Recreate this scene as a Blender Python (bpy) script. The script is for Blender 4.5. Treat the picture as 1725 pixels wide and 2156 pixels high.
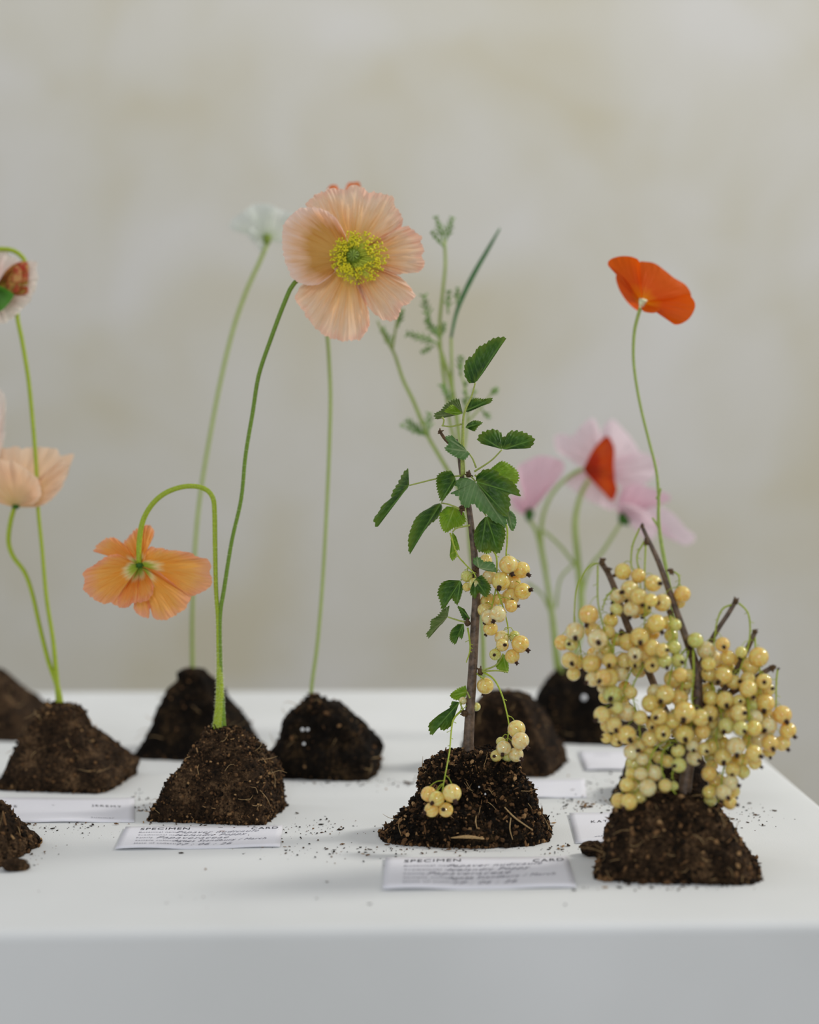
import bpy, math, random
import numpy as np
from mathutils import Vector, Matrix, Quaternion, noise

for o in list(bpy.data.objects): bpy.data.objects.remove(o)
S = bpy.context.scene
COL = S.collection
random.seed(7)
R = math.radians

# ------------------------------------------------------------ camera, world, lights, exposure
W, H_, F = 1725.0, 2156.0, 4000.0          # photograph size and focal length in pixels
CAM_H = 0.28                               # lens height above the table top (z = 0)
PITCH = math.atan((1078 - 810) / F)
YAW = math.atan((862.5 - 770) / F)
cd = bpy.data.cameras.new('camera')
cam = bpy.data.objects.new('camera', cd); COL.objects.link(cam)
cam.location = (0, 0, CAM_H)
cam.rotation_euler = (math.pi/2 - PITCH, 0, -YAW)
cd.sensor_fit = 'VERTICAL'; cd.sensor_height = 36.0; cd.sensor_width = 36.0
cd.lens = F * 36.0 / H_
cd.clip_start = 0.01
cd.dof.use_dof = True
cd.dof.focus_distance = 1.185
cd.dof.aperture_fstop = 3.0
S.camera = cam

wd = bpy.data.worlds.new('world'); S.world = wd; wd.use_nodes = True
bg = wd.node_tree.nodes['Background']
bg.inputs['Color'].default_value = (0.95, 0.96, 1.0, 1)
bg.inputs['Strength'].default_value = 0.44

def area(name, loc, target, size, size_y, power, color):
    l = bpy.data.lights.new(name, 'AREA'); l.shape = 'RECTANGLE'
    l.size = size; l.size_y = size_y; l.energy = power; l.color = color
    o = bpy.data.objects.new(name, l); COL.objects.link(o)
    o.location = loc
    o.rotation_euler = (Vector(target) - Vector(loc)).to_track_quat('-Z', 'Y').to_euler()
    return o
area('window_light_right', (1.85, 1.5, 1.5), (0.1, 1.15, 0.05), 0.32, 0.46, 28, (1.0, 0.97, 0.91))
area('backlight_left', (-2.2, 1.9, 1.4), (0.0, 1.2, 0.1), 0.8, 1.0, 5, (0.95, 0.97, 1.0))  # soft backlight added behind the petals, no known window on this side
area('window_light_front', (-0.3, -1.9, 1.1), (0.0, 1.4, 0.0), 0.45, 0.55, 21, (0.90, 0.94, 1.0))
area('wall_fill', (0.5, 2.2, 2.1), (0.5, 3.3, 1.5), 3.4, 0.5, 20, (1.0, 0.99, 0.97))  # unseen area light, added to brighten the upper wall

S.view_settings.view_transform = 'Standard'
S.view_settings.look = 'None'
S.view_settings.exposure = 0.0
S.view_settings.gamma = 1.0
S.view_settings.use_curve_mapping = False

# ------------------------------------------------------------ pixel -> place in the room
RM = cam.rotation_euler.to_matrix()
C0 = Vector(cam.location)
def P(px, py, d):
    v = Vector(((px - W/2) / F * d, -(py - H_/2) / F * d, -d))
    return C0 + RM @ v
def G(px, py, z=0.0):
    v = RM @ Vector(((px - W/2) / F, -(py - H_/2) / F, -1))
    t = (z - C0.z) / v.z
    return C0 + v * t
FWD = RM @ Vector((0, 0, -1))
def depth(p): return (p - C0).dot(FWD)

# ------------------------------------------------------------ materials
def nodes(m):
    m.use_nodes = True
    nt = m.node_tree; nt.nodes.clear()
    out = nt.nodes.new('ShaderNodeOutputMaterial')
    return nt, out
def N(nt, t, **kw):
    n = nt.nodes.new(t)
    for k, v in kw.items():
        if k in n.inputs: n.inputs[k].default_value = v
        else: setattr(n, k, v)
    return n
def ramp(nt, stops, src=None, interp='LINEAR'):
    n = nt.nodes.new('ShaderNodeValToRGB'); cr = n.color_ramp; cr.interpolation = interp
    while len(cr.elements) < len(stops): cr.elements.new(0.5)
    for e, (p, c) in zip(cr.elements, stops):
        e.position = p; e.color = (c[0], c[1], c[2], 1)
    if src is not None: nt.links.new(src, n.inputs[0])
    return n
def srgb(r, g, b):
    f = lambda c: (c/255/12.92) if c/255 <= 0.04045 else ((c/255+0.055)/1.055)**2.4
    return (f(r), f(g), f(b))
def basic(name, col, rough=0.6, bump=0.0, scale=800, var=0.25, sss=0.0, spec=0.5):
    m = bpy.data.materials.new(name); nt, out = nodes(m)
    b = N(nt, 'ShaderNodeBsdfPrincipled'); b.inputs['Roughness'].default_value = rough
    b.inputs['Specular IOR Level'].default_value = spec
    tc = N(nt, 'ShaderNodeTexCoord')
    nz = N(nt, 'ShaderNodeTexNoise'); nz.inputs['Scale'].default_value = scale; nz.inputs['Detail'].default_value = 5
    nt.links.new(tc.outputs['Object'], nz.inputs['Vector'])
    lo = tuple(c*(1-var) for c in col); hi = tuple(min(1, c*(1+var)) for c in col)
    r = ramp(nt, [(0.3, lo), (0.7, hi)], nz.outputs['Fac'])
    nt.links.new(r.outputs[0], b.inputs['Base Color'])
    if sss: 
        b.inputs['Subsurface Weight'].default_value = sss
        b.inputs['Subsurface Radius'].default_value = (1, 0.8, 0.4); b.inputs['Subsurface Scale'].default_value = 0.002
    if bump:
        bn = N(nt, 'ShaderNodeBump'); bn.inputs['Strength'].default_value = bump; bn.inputs['Distance'].default_value = 0.0006
        nt.links.new(nz.outputs['Fac'], bn.inputs['Height']); nt.links.new(bn.outputs[0], b.inputs['Normal'])
    nt.links.new(b.outputs[0], out.inputs[0])
    return m

def leafy(name, stops, trans=0.45, streak=60, rough=0.55, streak_amt=0.35, vein_col=None, stops_v=None):
    """petals and leaves: colour runs along attribute 's' (base to edge), light passes through"""
    m = bpy.data.materials.new(name); nt, out = nodes(m)
    at = N(nt, 'ShaderNodeAttribute', attribute_name='s')
    au = N(nt, 'ShaderNodeAttribute', attribute_name='u')
    tc = N(nt, 'ShaderNodeTexCoord')
    cx = N(nt, 'ShaderNodeCombineXYZ')
    mu = N(nt, 'ShaderNodeMath', operation='MULTIPLY'); mu.inputs[1].default_value = streak
    nt.links.new(au.outputs['Fac'], mu.inputs[0]); nt.links.new(mu.outputs[0], cx.inputs[0])
    mv = N(nt, 'ShaderNodeMath', operation='MULTIPLY'); mv.inputs[1].default_value = 2.2
    nt.links.new(at.outputs['Fac'], mv.inputs[0]); nt.links.new(mv.outputs[0], cx.inputs[1])
    nz = N(nt, 'ShaderNodeTexNoise'); nz.inputs['Scale'].default_value = 1.0; nz.inputs['Detail'].default_value = 4
    nt.links.new(cx.outputs[0], nz.inputs['Vector'])
    n2 = N(nt, 'ShaderNodeTexNoise'); n2.inputs['Scale'].default_value = 60; n2.inputs['Detail'].default_value = 2
    nt.links.new(tc.outputs['Object'], n2.inputs['Vector'])
    # s + (noise-0.5)*amt
    sb = N(nt, 'ShaderNodeMath', operation='MULTIPLY_ADD'); sb.inputs[1].default_value = streak_amt; sb.inputs[2].default_value = -streak_amt*0.5
    nt.links.new(nz.outputs['Fac'], sb.inputs[0])
    sc = N(nt, 'ShaderNodeMath', operation='MULTIPLY_ADD'); sc.inputs[1].default_value = streak_amt*0.9; sc.inputs[2].default_value = -streak_amt*0.45
    nt.links.new(n2.outputs['Fac'], sc.inputs[0])
    a1 = N(nt, 'ShaderNodeMath', operation='ADD'); nt.links.new(at.outputs['Fac'], a1.inputs[0]); nt.links.new(sb.outputs[0], a1.inputs[1])
    a2 = N(nt, 'ShaderNodeMath', operation='ADD'); nt.links.new(a1.outputs[0], a2.inputs[0]); nt.links.new(sc.outputs[0], a2.inputs[1])
    r = ramp(nt, stops, a2.outputs[0])
    colr = r.outputs[0]
    if vein_col:
        av = N(nt, 'ShaderNodeAttribute', attribute_name='vein')
        mx = N(nt, 'ShaderNodeMix', data_type='RGBA'); mx.inputs['B'].default_value = (*vein_col, 1)
        nt.links.new(av.outputs['Fac'], mx.inputs['Factor']); nt.links.new(colr, mx.inputs['A'])
        colr = mx.outputs['Result']
    d = N(nt, 'ShaderNodeBsdfPrincipled'); d.inputs['Roughness'].default_value = rough; d.inputs['Specular IOR Level'].default_value = 0.35
    t = N(nt, 'ShaderNodeBsdfTranslucent')
    nt.links.new(colr, d.inputs['Base Color'])
    gm = N(nt, 'ShaderNodeGamma'); gm.inputs[1].default_value = 1.15
    nt.links.new(colr, gm.inputs[0]); nt.links.new(gm.outputs[0], t.inputs['Color'])
    bn = N(nt, 'ShaderNodeBump'); bn.inputs['Strength'].default_value = 0.6; bn.inputs['Distance'].default_value = 0.0012
    nt.links.new(nz.outputs['Fac'], bn.inputs['Height'])
    nt.links.new(bn.outputs[0], d.inputs['Normal'])
    ms = N(nt, 'ShaderNodeMixShader'); ms.inputs[0].default_value = trans
    nt.links.new(d.outputs[0], ms.inputs[1]); nt.links.new(t.outputs[0], ms.inputs[2])
    nt.links.new(ms.outputs[0], out.inputs[0])
    return m

M = {}
M['peach'] = leafy('peach_petal', [(0.0, srgb(200,215,95)), (0.16, srgb(236,222,130)), (0.34, srgb(246,196,116)), (0.6, srgb(255,214,166)), (0.88, srgb(255,226,198)), (1.0, srgb(255,214,190))], trans=0.44, streak=70)
M['peach_gold_shaded'] = leafy('shaded_golden_peach_petal', [(0.0, srgb(200,210,95)), (0.14, srgb(228,218,140)), (0.3, srgb(228,178,96)), (0.6, srgb(222,168,90)), (0.8, srgb(250,206,168)), (0.95, srgb(255,226,208)), (1.0, srgb(255,226,210))], trans=0.45, streak=40)  # petal gold, with the front petal's inner shade painted into the middle stops
M['apricot'] = leafy('apricot_petal', [(0.0, srgb(165,200,60)), (0.16, srgb(195,216,90)), (0.27, srgb(252,236,180)), (0.4, srgb(250,180,74)), (0.75, srgb(253,192,104)), (1.0, srgb(252,186,146))], trans=0.45, streak=60, streak_amt=0.3)
M['orange'] = leafy('orange_petal', [(0.0, srgb(250,190,10)), (0.18, srgb(245,150,5)), (0.4, srgb(232,100,2)), (1.0, srgb(236,104,4))], trans=0.42, streak=30, streak_amt=0.25)
M['tangerine'] = leafy('tangerine_petal', [(0.0, srgb(250,190,60)), (0.5, srgb(244,150,60)), (1.0, srgb(240,140,84))], trans=0.4, streak=20, streak_amt=0.3)
M['red'] = leafy('red_orange_petal', [(0.0, srgb(190,60,10)), (0.4, srgb(200,55,10)), (0.7, srgb(225,95,10)), (1.0, srgb(200,60,10))], trans=0.35, streak=12, streak_amt=0.6)
M['pink'] = leafy('pink_petal', [(0.0, srgb(236,200,212)), (0.4, srgb(246,224,231)), (1.0, srgb(248,230,236))], trans=0.42, streak=18)
M['rose'] = leafy('rose_petal', [(0.0, srgb(228,186,200)), (0.5, srgb(240,200,214)), (1.0, srgb(244,212,224))], trans=0.42, streak=18)
M['white'] = leafy('white_petal', [(0.0, srgb(220,232,200)), (0.4, srgb(232,238,226)), (1.0, srgb(240,244,238))], trans=0.5, streak=24)
M['cream'] = leafy('cream_petal', [(0.0, srgb(230,215,150)), (0.3, srgb(245,218,170)), (0.7, srgb(250,214,178)), (1.0, srgb(252,224,196))], trans=0.42, streak=40)
M['blush'] = leafy('blush_petal', [(0.0, srgb(240,190,180)), (0.4, srgb(244,214,204)), (1.0, srgb(248,238,226))], trans=0.4, streak=30)
M['bud'] = leafy('bud_petal', [(0.1, srgb(196,160,60)), (0.36, srgb(150,120,50)), (0.5, srgb(182,62,44)), (0.64, srgb(220,170,90)), (0.76, srgb(168,140,66)), (0.88, srgb(196,64,52)), (1.0, srgb(226,176,110))], trans=0.3, streak=10, streak_amt=1.3)
M['leaf'] = leafy('currant_leaf', [(0.0, srgb(104,132,26)), (0.35, srgb(38,76,14)), (0.7, srgb(62,102,22)), (1.0, srgb(100,126,34))], trans=0.3, streak=16, streak_amt=0.5, vein_col=srgb(116,156,72), rough=0.45)
M['leaf_light'] = leafy('young_currant_leaf', [(0.0, srgb(150,176,40)), (0.5, srgb(116,158,34)), (1.0, srgb(140,172,50))], trans=0.4, streak=16, streak_amt=0.5, vein_col=srgb(160,190,90), rough=0.5)
M['leaf_pale'] = leafy('currant_leaf_underside', [(0.0, srgb(120,152,96)), (0.5, srgb(112,146,92)), (1.0, srgb(90,132,66))], trans=0.25, streak=16, streak_amt=0.5, vein_col=srgb(170,190,140), rough=0.55)
M['leaf_olive'] = leafy('olive_currant_leaf', [(0.0, srgb(120,135,80)), (0.5, srgb(98,118,62)), (1.0, srgb(96,120,52))], trans=0.3, streak=16, streak_amt=0.4, vein_col=srgb(150,160,110), rough=0.6)
M['sepal'] = leafy('green_sepal', [(0.0, srgb(70,120,40)), (1.0, srgb(90,150,50))], trans=0.3, streak=16)
M['stem'] = basic('poppy_stem', srgb(158,178,34), 0.5, 0.3, 900, 0.2, sss=0.2)
M['stem_dark'] = basic('dark_green_stem', srgb(106,138,26), 0.5, 0.3, 900, 0.2)
M['stem_soft'] = basic('soft_green_stem', srgb(156,176,88), 0.55, 0.2, 900, 0.2)
M['fuzz'] = basic('stem_hair', srgb(228,234,190), 0.6)
M['stalk'] = basic('fruit_stalk', srgb(158,176,48), 0.5, 0.2, 900, 0.2, sss=0.2)
M['petiole'] = basic('leaf_stalk', srgb(160,172,80), 0.5, 0.2, 900, 0.2)
M['bark'] = basic('currant_bark', srgb(98,80,64), 0.5, 1.0, 300, 0.6)
M['bark_tip'] = basic('rough_bud_scales', srgb(88,66,40), 0.8, 0.8, 500, 0.6)
M['feather'] = basic('feathery_leaf', srgb(118,154,78), 0.6, 0.0, 200, 0.2)
M['spear'] = basic('spear_pod', srgb(46,108,44), 0.5, 0.2, 200, 0.25)
M['anther'] = basic('anthers', srgb(226,214,30), 0.6, 0.0, 500, 0.2)
M['filament'] = basic('filaments', srgb(212,222,80), 0.6)
M['pod'] = basic('seed_pod', srgb(122,146,44), 0.5, 0.3, 900, 0.3)
M['ink'] = basic('print_ink', (0.045, 0.045, 0.055), 0.7)
M['ink_faint'] = basic('faint_print_ink', (0.22, 0.22, 0.26), 0.7)
M['paper'] = basic('card_paper', srgb(236,236,242), 0.7, 0.05, 1500, 0.03)
M['fibre'] = basic('root_fibre', srgb(168,138,92), 0.7)
M['calyx'] = basic('dried_calyx', srgb(62,36,20), 0.8, 0.5, 900, 0.5)
M['perlite'] = basic('perlite', srgb(240,245,250), 0.5)

def soil_mat(name, dark, mid, light):
    m = bpy.data.materials.new(name); nt, out = nodes(m)
    tc = N(nt, 'ShaderNodeTexCoord')
    n1 = N(nt, 'ShaderNodeTexNoise'); n1.inputs['Scale'].default_value = 75; n1.inputs['Detail'].default_value = 6; n1.inputs['Roughness'].default_value = 0.7
    n2 = N(nt, 'ShaderNodeTexNoise'); n2.inputs['Scale'].default_value = 520; n2.inputs['Detail'].default_value = 5; n2.inputs['Roughness'].default_value = 0.75
    nt.links.new(tc.outputs['Object'], n1.inputs['Vector']); nt.links.new(tc.outputs['Object'], n2.inputs['Vector'])
    ad = N(nt, 'ShaderNodeMath', operation='MULTIPLY_ADD'); ad.inputs[1].default_value = 0.55
    nt.links.new(n1.outputs['Fac'], ad.inputs[0])
    mu = N(nt, 'ShaderNodeMath', operation='MULTIPLY'); mu.inputs[1].default_value = 0.45
    nt.links.new(n2.outputs['Fac'], mu.inputs[0]); nt.links.new(mu.outputs[0], ad.inputs[2])
    r = ramp(nt, [(0.40, dark), (0.52, mid), (0.64, light)], ad.outputs[0])
    b = N(nt, 'ShaderNodeBsdfPrincipled'); b.inputs['Roughness'].default_value = 0.92; b.inputs['Specular IOR Level'].default_value = 0.15
    nt.links.new(r.outputs[0], b.inputs['Base Color'])
    bn = N(nt, 'ShaderNodeBump'); bn.inputs['Strength'].default_value = 1.0; bn.inputs['Distance'].default_value = 0.002
    nt.links.new(n2.outputs['Fac'], bn.inputs['Height']); nt.links.new(bn.outputs[0], b.inputs['Normal'])
    nt.links.new(b.outputs[0], out.inputs[0]); return m
M['soil'] = soil_mat('dark_soil', srgb(16,11,7), srgb(48,35,23), srgb(112,86,58))
M['soil_brown'] = soil_mat('brown_soil', srgb(22,16,10), srgb(66,49,33), srgb(138,108,76))
M['soil_black'] = soil_mat('black_soil', srgb(7,5,3), srgb(26,19,11), srgb(84,64,40))

def crumb_mat():
    m = bpy.data.materials.new('soil_crumb'); nt, out = nodes(m)
    g = N(nt, 'ShaderNodeNewGeometry')
    r = ramp(nt, [(0.0, srgb(12,8,5)), (0.45, srgb(40,29,18)), (0.75, srgb(86,62,40)), (0.93, srgb(124,92,60)), (1.0, srgb(168,134,92))], g.outputs['Random Per Island'])
    b = N(nt, 'ShaderNodeBsdfPrincipled'); b.inputs['Roughness'].default_value = 0.9; b.inputs['Specular IOR Level'].default_value = 0.15
    nt.links.new(r.outputs[0], b.inputs['Base Color']); nt.links.new(b.outputs[0], out.inputs[0]); return m
M['crumb'] = crumb_mat()

def berry_mat():
    m = bpy.data.materials.new('whitecurrant_skin'); nt, out = nodes(m)
    oi = N(nt, 'ShaderNodeObjectInfo')
    tc = N(nt, 'ShaderNodeTexCoord')
    # meridian veins seen through the skin
    sx = N(nt, 'ShaderNodeSeparateXYZ'); nt.links.new(tc.outputs['Object'], sx.inputs[0])
    at = N(nt, 'ShaderNodeMath', operation='ARCTAN2'); nt.links.new(sx.outputs[0], at.inputs[0]); nt.links.new(sx.outputs[1], at.inputs[1])
    mu = N(nt, 'ShaderNodeMath', operation='MULTIPLY'); mu.inputs[1].default_value = 12; nt.links.new(at.outputs[0], mu.inputs[0])
    sn = N(nt, 'ShaderNodeMath', operation='COSINE'); nt.links.new(mu.outputs[0], sn.inputs[0])
    vr = ramp(nt, [(0.72, (0,0,0)), (1.0, (1,1,1))], sn.outputs[0])
    nz = N(nt, 'ShaderNodeTexNoise'); nz.inputs['Scale'].default_value = 2.4; nz.inputs['Detail'].default_value = 5
    va = N(nt, 'ShaderNodeVectorMath', operation='ADD')
    nt.links.new(tc.outputs['Object'], va.inputs[0]); 
    vs = N(nt, 'ShaderNodeVectorMath', operation='SCALE'); vs.inputs[0].default_value = (37, 91, 13); nt.links.new(oi.outputs['Random'], vs.inputs['Scale'])
    nt.links.new(vs.outputs[0], va.inputs[1]); nt.links.new(va.outputs[0], nz.inputs['Vector'])
    dk = N(nt, 'ShaderNodeMix', data_type='RGBA', blend_type='MULTIPLY'); dk.inputs['Factor'].default_value = 1.0
    cr = ramp(nt, [(0.3, (0.95, 0.68, 0.36)), (0.6, (1.0, 1.0, 1.0))], nz.outputs['Fac'])
    nt.links.new(oi.outputs['Color'], dk.inputs['A']); nt.links.new(cr.outputs[0], dk.inputs['B'])
    lt = N(nt, 'ShaderNodeMix', data_type='RGBA'); lt.inputs['B'].default_value = (0.92, 0.82, 0.52, 1)
    vm = N(nt, 'ShaderNodeMath', operation='MULTIPLY'); vm.inputs[1].default_value = 0.45; nt.links.new(vr.outputs[0], vm.inputs[0])
    nt.links.new(vm.outputs[0], lt.inputs['Factor']); nt.links.new(dk.outputs['Result'], lt.inputs['A'])
    b = N(nt, 'ShaderNodeBsdfPrincipled')
    b.inputs['Roughness'].default_value = 0.10
    b.inputs['Subsurface Weight'].default_value = 1.0
    b.inputs['Subsurface Radius'].default_value = (1.0, 0.75, 0.3)
    b.inputs['Subsurface Scale'].default_value = 0.006
    b.inputs['Coat Weight'].default_value = 0.8; b.inputs['Coat Roughness'].default_value = 0.04
    nt.links.new(lt.outputs['Result'], b.inputs['Base Color'])
    tr = N(nt, 'ShaderNodeBsdfTranslucent'); nt.links.new(lt.outputs['Result'], tr.inputs['Color'])
    ms = N(nt, 'ShaderNodeMixShader'); ms.inputs[0].default_value = 0.22
    nt.links.new(b.outputs[0], ms.inputs[1]); nt.links.new(tr.outputs[0], ms.inputs[2])
    nt.links.new(ms.outputs[0], out.inputs[0]); return m
M['berry'] = berry_mat()

def cloth_mat():
    m = bpy.data.materials.new('white_cloth'); nt, out = nodes(m)
    tc = N(nt, 'ShaderNodeTexCoord')
    n1 = N(nt, 'ShaderNodeTexNoise'); n1.inputs['Scale'].default_value = 6; n1.inputs['Detail'].default_value = 3
    n2 = N(nt, 'ShaderNodeTexNoise'); n2.inputs['Scale'].default_value = 900; n2.inputs['Detail'].default_value = 2
    nt.links.new(tc.outputs['Object'], n1.inputs['Vector']); nt.links.new(tc.outputs['Object'], n2.inputs['Vector'])
    r = ramp(nt, [(0.3, srgb(220,222,220)), (0.7, srgb(229,231,230))], n1.outputs['Fac'])
    b = N(nt, 'ShaderNodeBsdfPrincipled'); b.inputs['Roughness'].default_value = 0.85; b.inputs['Specular IOR Level'].default_value = 0.2
    nt.links.new(r.outputs[0], b.inputs['Base Color'])
    bn = N(nt, 'ShaderNodeBump'); bn.inputs['Strength'].default_value = 0.25; bn.inputs['Distance'].default_value = 0.0004
    nt.links.new(n2.outputs['Fac'], bn.inputs['Height'])
    nt.links.new(bn.outputs[0], b.inputs['Normal']); nt.links.new(b.outputs[0], out.inputs[0]); return m
M['cloth'] = cloth_mat()
def wall_mat():
    m = bpy.data.materials.new('mottled_plaster'); nt, out = nodes(m)
    tc = N(nt, 'ShaderNodeTexCoord')
    n1 = N(nt, 'ShaderNodeTexNoise'); n1.inputs['Scale'].default_value = 3.2; n1.inputs['Detail'].default_value = 3; n1.inputs['Distortion'].default_value = 0.4
    nt.links.new(tc.outputs['Object'], n1.inputs['Vector'])
    r = ramp(nt, [(0.32, srgb(192,187,168)), (0.5, srgb(198,196,186)), (0.68, srgb(204,203,199))], n1.outputs['Fac'])
    b = N(nt, 'ShaderNodeBsdfPrincipled'); b.inputs['Roughness'].default_value = 0.9; b.inputs['Specular IOR Level'].default_value = 0.2
    nt.links.new(r.outputs[0], b.inputs['Base Color'])
    nt.links.new(b.outputs[0], out.inputs[0]); return m
M['wall'] = wall_mat()
M['floor'] = basic('grey_floor', srgb(170,166,158), 0.8, 0.1, 6, 0.08)

# ------------------------------------------------------------ object helpers
ORG = {}
def link(o, parent=None, org=None):
    COL.objects.link(o)
    if parent is not None:
        o.parent = parent
    ORG[o.name] = Vector(org) if org is not None else (ORG[parent.name] if parent is not None else Vector((0, 0, 0)))
    return o
def thing(name, label, cat, loc, group=None):
    o = bpy.data.objects.new(name, None); o.empty_display_size = 0.01
    o.location = loc; link(o, None, loc)
    o['label'] = label; o['category'] = cat
    if group: o['group'] = group
    return o
def mesh(name, verts, faces, mat, parent=None, smooth=True, attrs=None, kind=None, mats=None, midx=None, label=None):
    me = bpy.data.meshes.new(name)
    org = ORG[parent.name] if parent is not None else Vector((0, 0, 0))
    V = np.array([tuple(v) for v in verts], dtype=float) - np.array(org)
    me.from_pydata(V.tolist(), [], [tuple(f) for f in faces])
    for mm in (mats or [mat]): me.materials.append(mm)
    if midx is not None: me.polygons.foreach_set('material_index', midx)
    if smooth: me.polygons.foreach_set('use_smooth', [True]*len(me.polygons))
    if attrs:
        for k, a in attrs.items():
            at = me.attributes.new(k, 'FLOAT', 'POINT'); at.data.foreach_set('value', np.asarray(a, dtype=np.float32))
    me.update()
    o = bpy.data.objects.new(name, me); link(o, parent)
    if kind: o['kind'] = kind
    if label: o['label'] = label
    return o
def tag(o, label, cat, group=None):
    o['label'] = label; o['category'] = cat
    if group: o['group'] = group

def crom(pts, n, closed=False):
    """Catmull-Rom resample, roughly even in arc length"""
    A = np.array(pts, dtype=float); k = len(A)
    if k == 2: 
        t = np.linspace(0, 1, n)[:, None]; return A[0]*(1-t) + A[1]*t
    ext = np.vstack([2*A[0]-A[1], A, 2*A[-1]-A[-2]])
    fine = []
    m = max(6, int(4*n/k))
    for i in range(k-1):
        p0, p1, p2, p3 = ext[i:i+4]
        for j in range(m):
            t = j/m
            fine.append(0.5*((2*p1)+(-p0+p2)*t+(2*p0-5*p1+4*p2-p3)*t*t+(-p0+3*p1-3*p2+p3)*t**3))
    fine.append(A[-1]); fine = np.array(fine)
    dd = np.r_[0, np.cumsum(np.linalg.norm(np.diff(fine[:, :2] if fine.shape[1] == 3 and False else fine, axis=0), axis=1))]
    t = np.linspace(0, dd[-1], n)
    return np.stack([np.interp(t, dd, fine[:, c]) for c in range(fine.shape[1])], axis=1)

class MB:
    def __init__(s): s.v = []; s.f = []; s.m = []; s.cur = 0
    def tube(s, pts, rad, n=24, sides=8, cap=True):
        """pts: list of 3-D points; rad: list of radii (interpolated)"""
        C = crom([tuple(p) for p in pts], n)
        rr = np.interp(np.linspace(0, 1, n), np.linspace(0, 1, len(rad)), rad)
        base = len(s.v); up = None
        for i in range(n):
            t = C[min(i+1, n-1)] - C[max(i-1, 0)]; t = t/(np.linalg.norm(t)+1e-12)
            if up is None:
                a = np.array([0., 0, 1]) if abs(t[2]) < 0.9 else np.array([1., 0, 0])
                up = np.cross(t, a); up /= np.linalg.norm(up)
            else:
                up = up - t*np.dot(up, t); up /= (np.linalg.norm(up)+1e-12)
            sd = np.cross(t, up)
            for k in range(sides):
                a = 2*math.pi*k/sides
                s.v.append(tuple(C[i] + rr[i]*(math.cos(a)*up + math.sin(a)*sd)))
        for i in range(n-1):
            for k in range(sides):
                k2 = (k+1) % sides
                s.f.append((base+i*sides+k, base+i*sides+k2, base+(i+1)*sides+k2, base+(i+1)*sides+k)); s.m.append(s.cur)
        if cap:
            s.f.append(tuple(base+k for k in reversed(range(sides)))); s.m.append(s.cur)
            s.f.append(tuple(base+(n-1)*sides+k for k in range(sides))); s.m.append(s.cur)
        return s
    def blob(s, c, r, squash=(1, 1, 1), q=None, jit=0.0, seg=6, rings=4):
        b = len(s.v); c = Vector(c)
        def ad(x, y, z):
            j = 1 + random.uniform(-jit, jit)
            v = Vector((x*squash[0]*j, y*squash[1]*j, z*squash[2]*j))*r
            if q is not None: v = q @ v
            s.v.append(tuple(c+v))
        ad(0, 0, 1)
        for i in range(1, rings):
            th = math.pi*i/rings
            for k in range(seg):
                ph = 2*math.pi*k/seg
                ad(math.sin(th)*math.cos(ph), math.sin(th)*math.sin(ph), math.cos(th))
        ad(0, 0, -1)
        last = len(s.v)-1
        for k in range(seg):
            s.f.append((b, b+1+k, b+1+(k+1) % seg)); s.m.append(s.cur)
            s.f.append((last, last-seg+(k+1) % seg, last-seg+k)); s.m.append(s.cur)
        for i in range(rings-2):
            for k in range(seg):
                a = b+1+i*seg+k; a2 = b+1+i*seg+(k+1) % seg
                s.f.append((a, a+seg, a2+seg, a2)); s.m.append(s.cur)
        return s
    def build(s, name, mat, parent=None, **kw):
        mats = kw.pop('mats', None)
        return mesh(name, s.v, s.f, mat, parent, mats=mats, midx=s.m if mats else None, **kw)

def pxtube(mb, pts, d, rpx, n=28, sides=8):
    """stem from pixel waypoints (x, y[, dz]) at distance d; rpx radii in photo pixels"""
    q = [P(p[0], p[1], d + (p[2] if len(p) > 2 else 0)) for p in pts]
    mb.tube(q, [r*d/F for r in rpx], n, sides)
    return q

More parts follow.
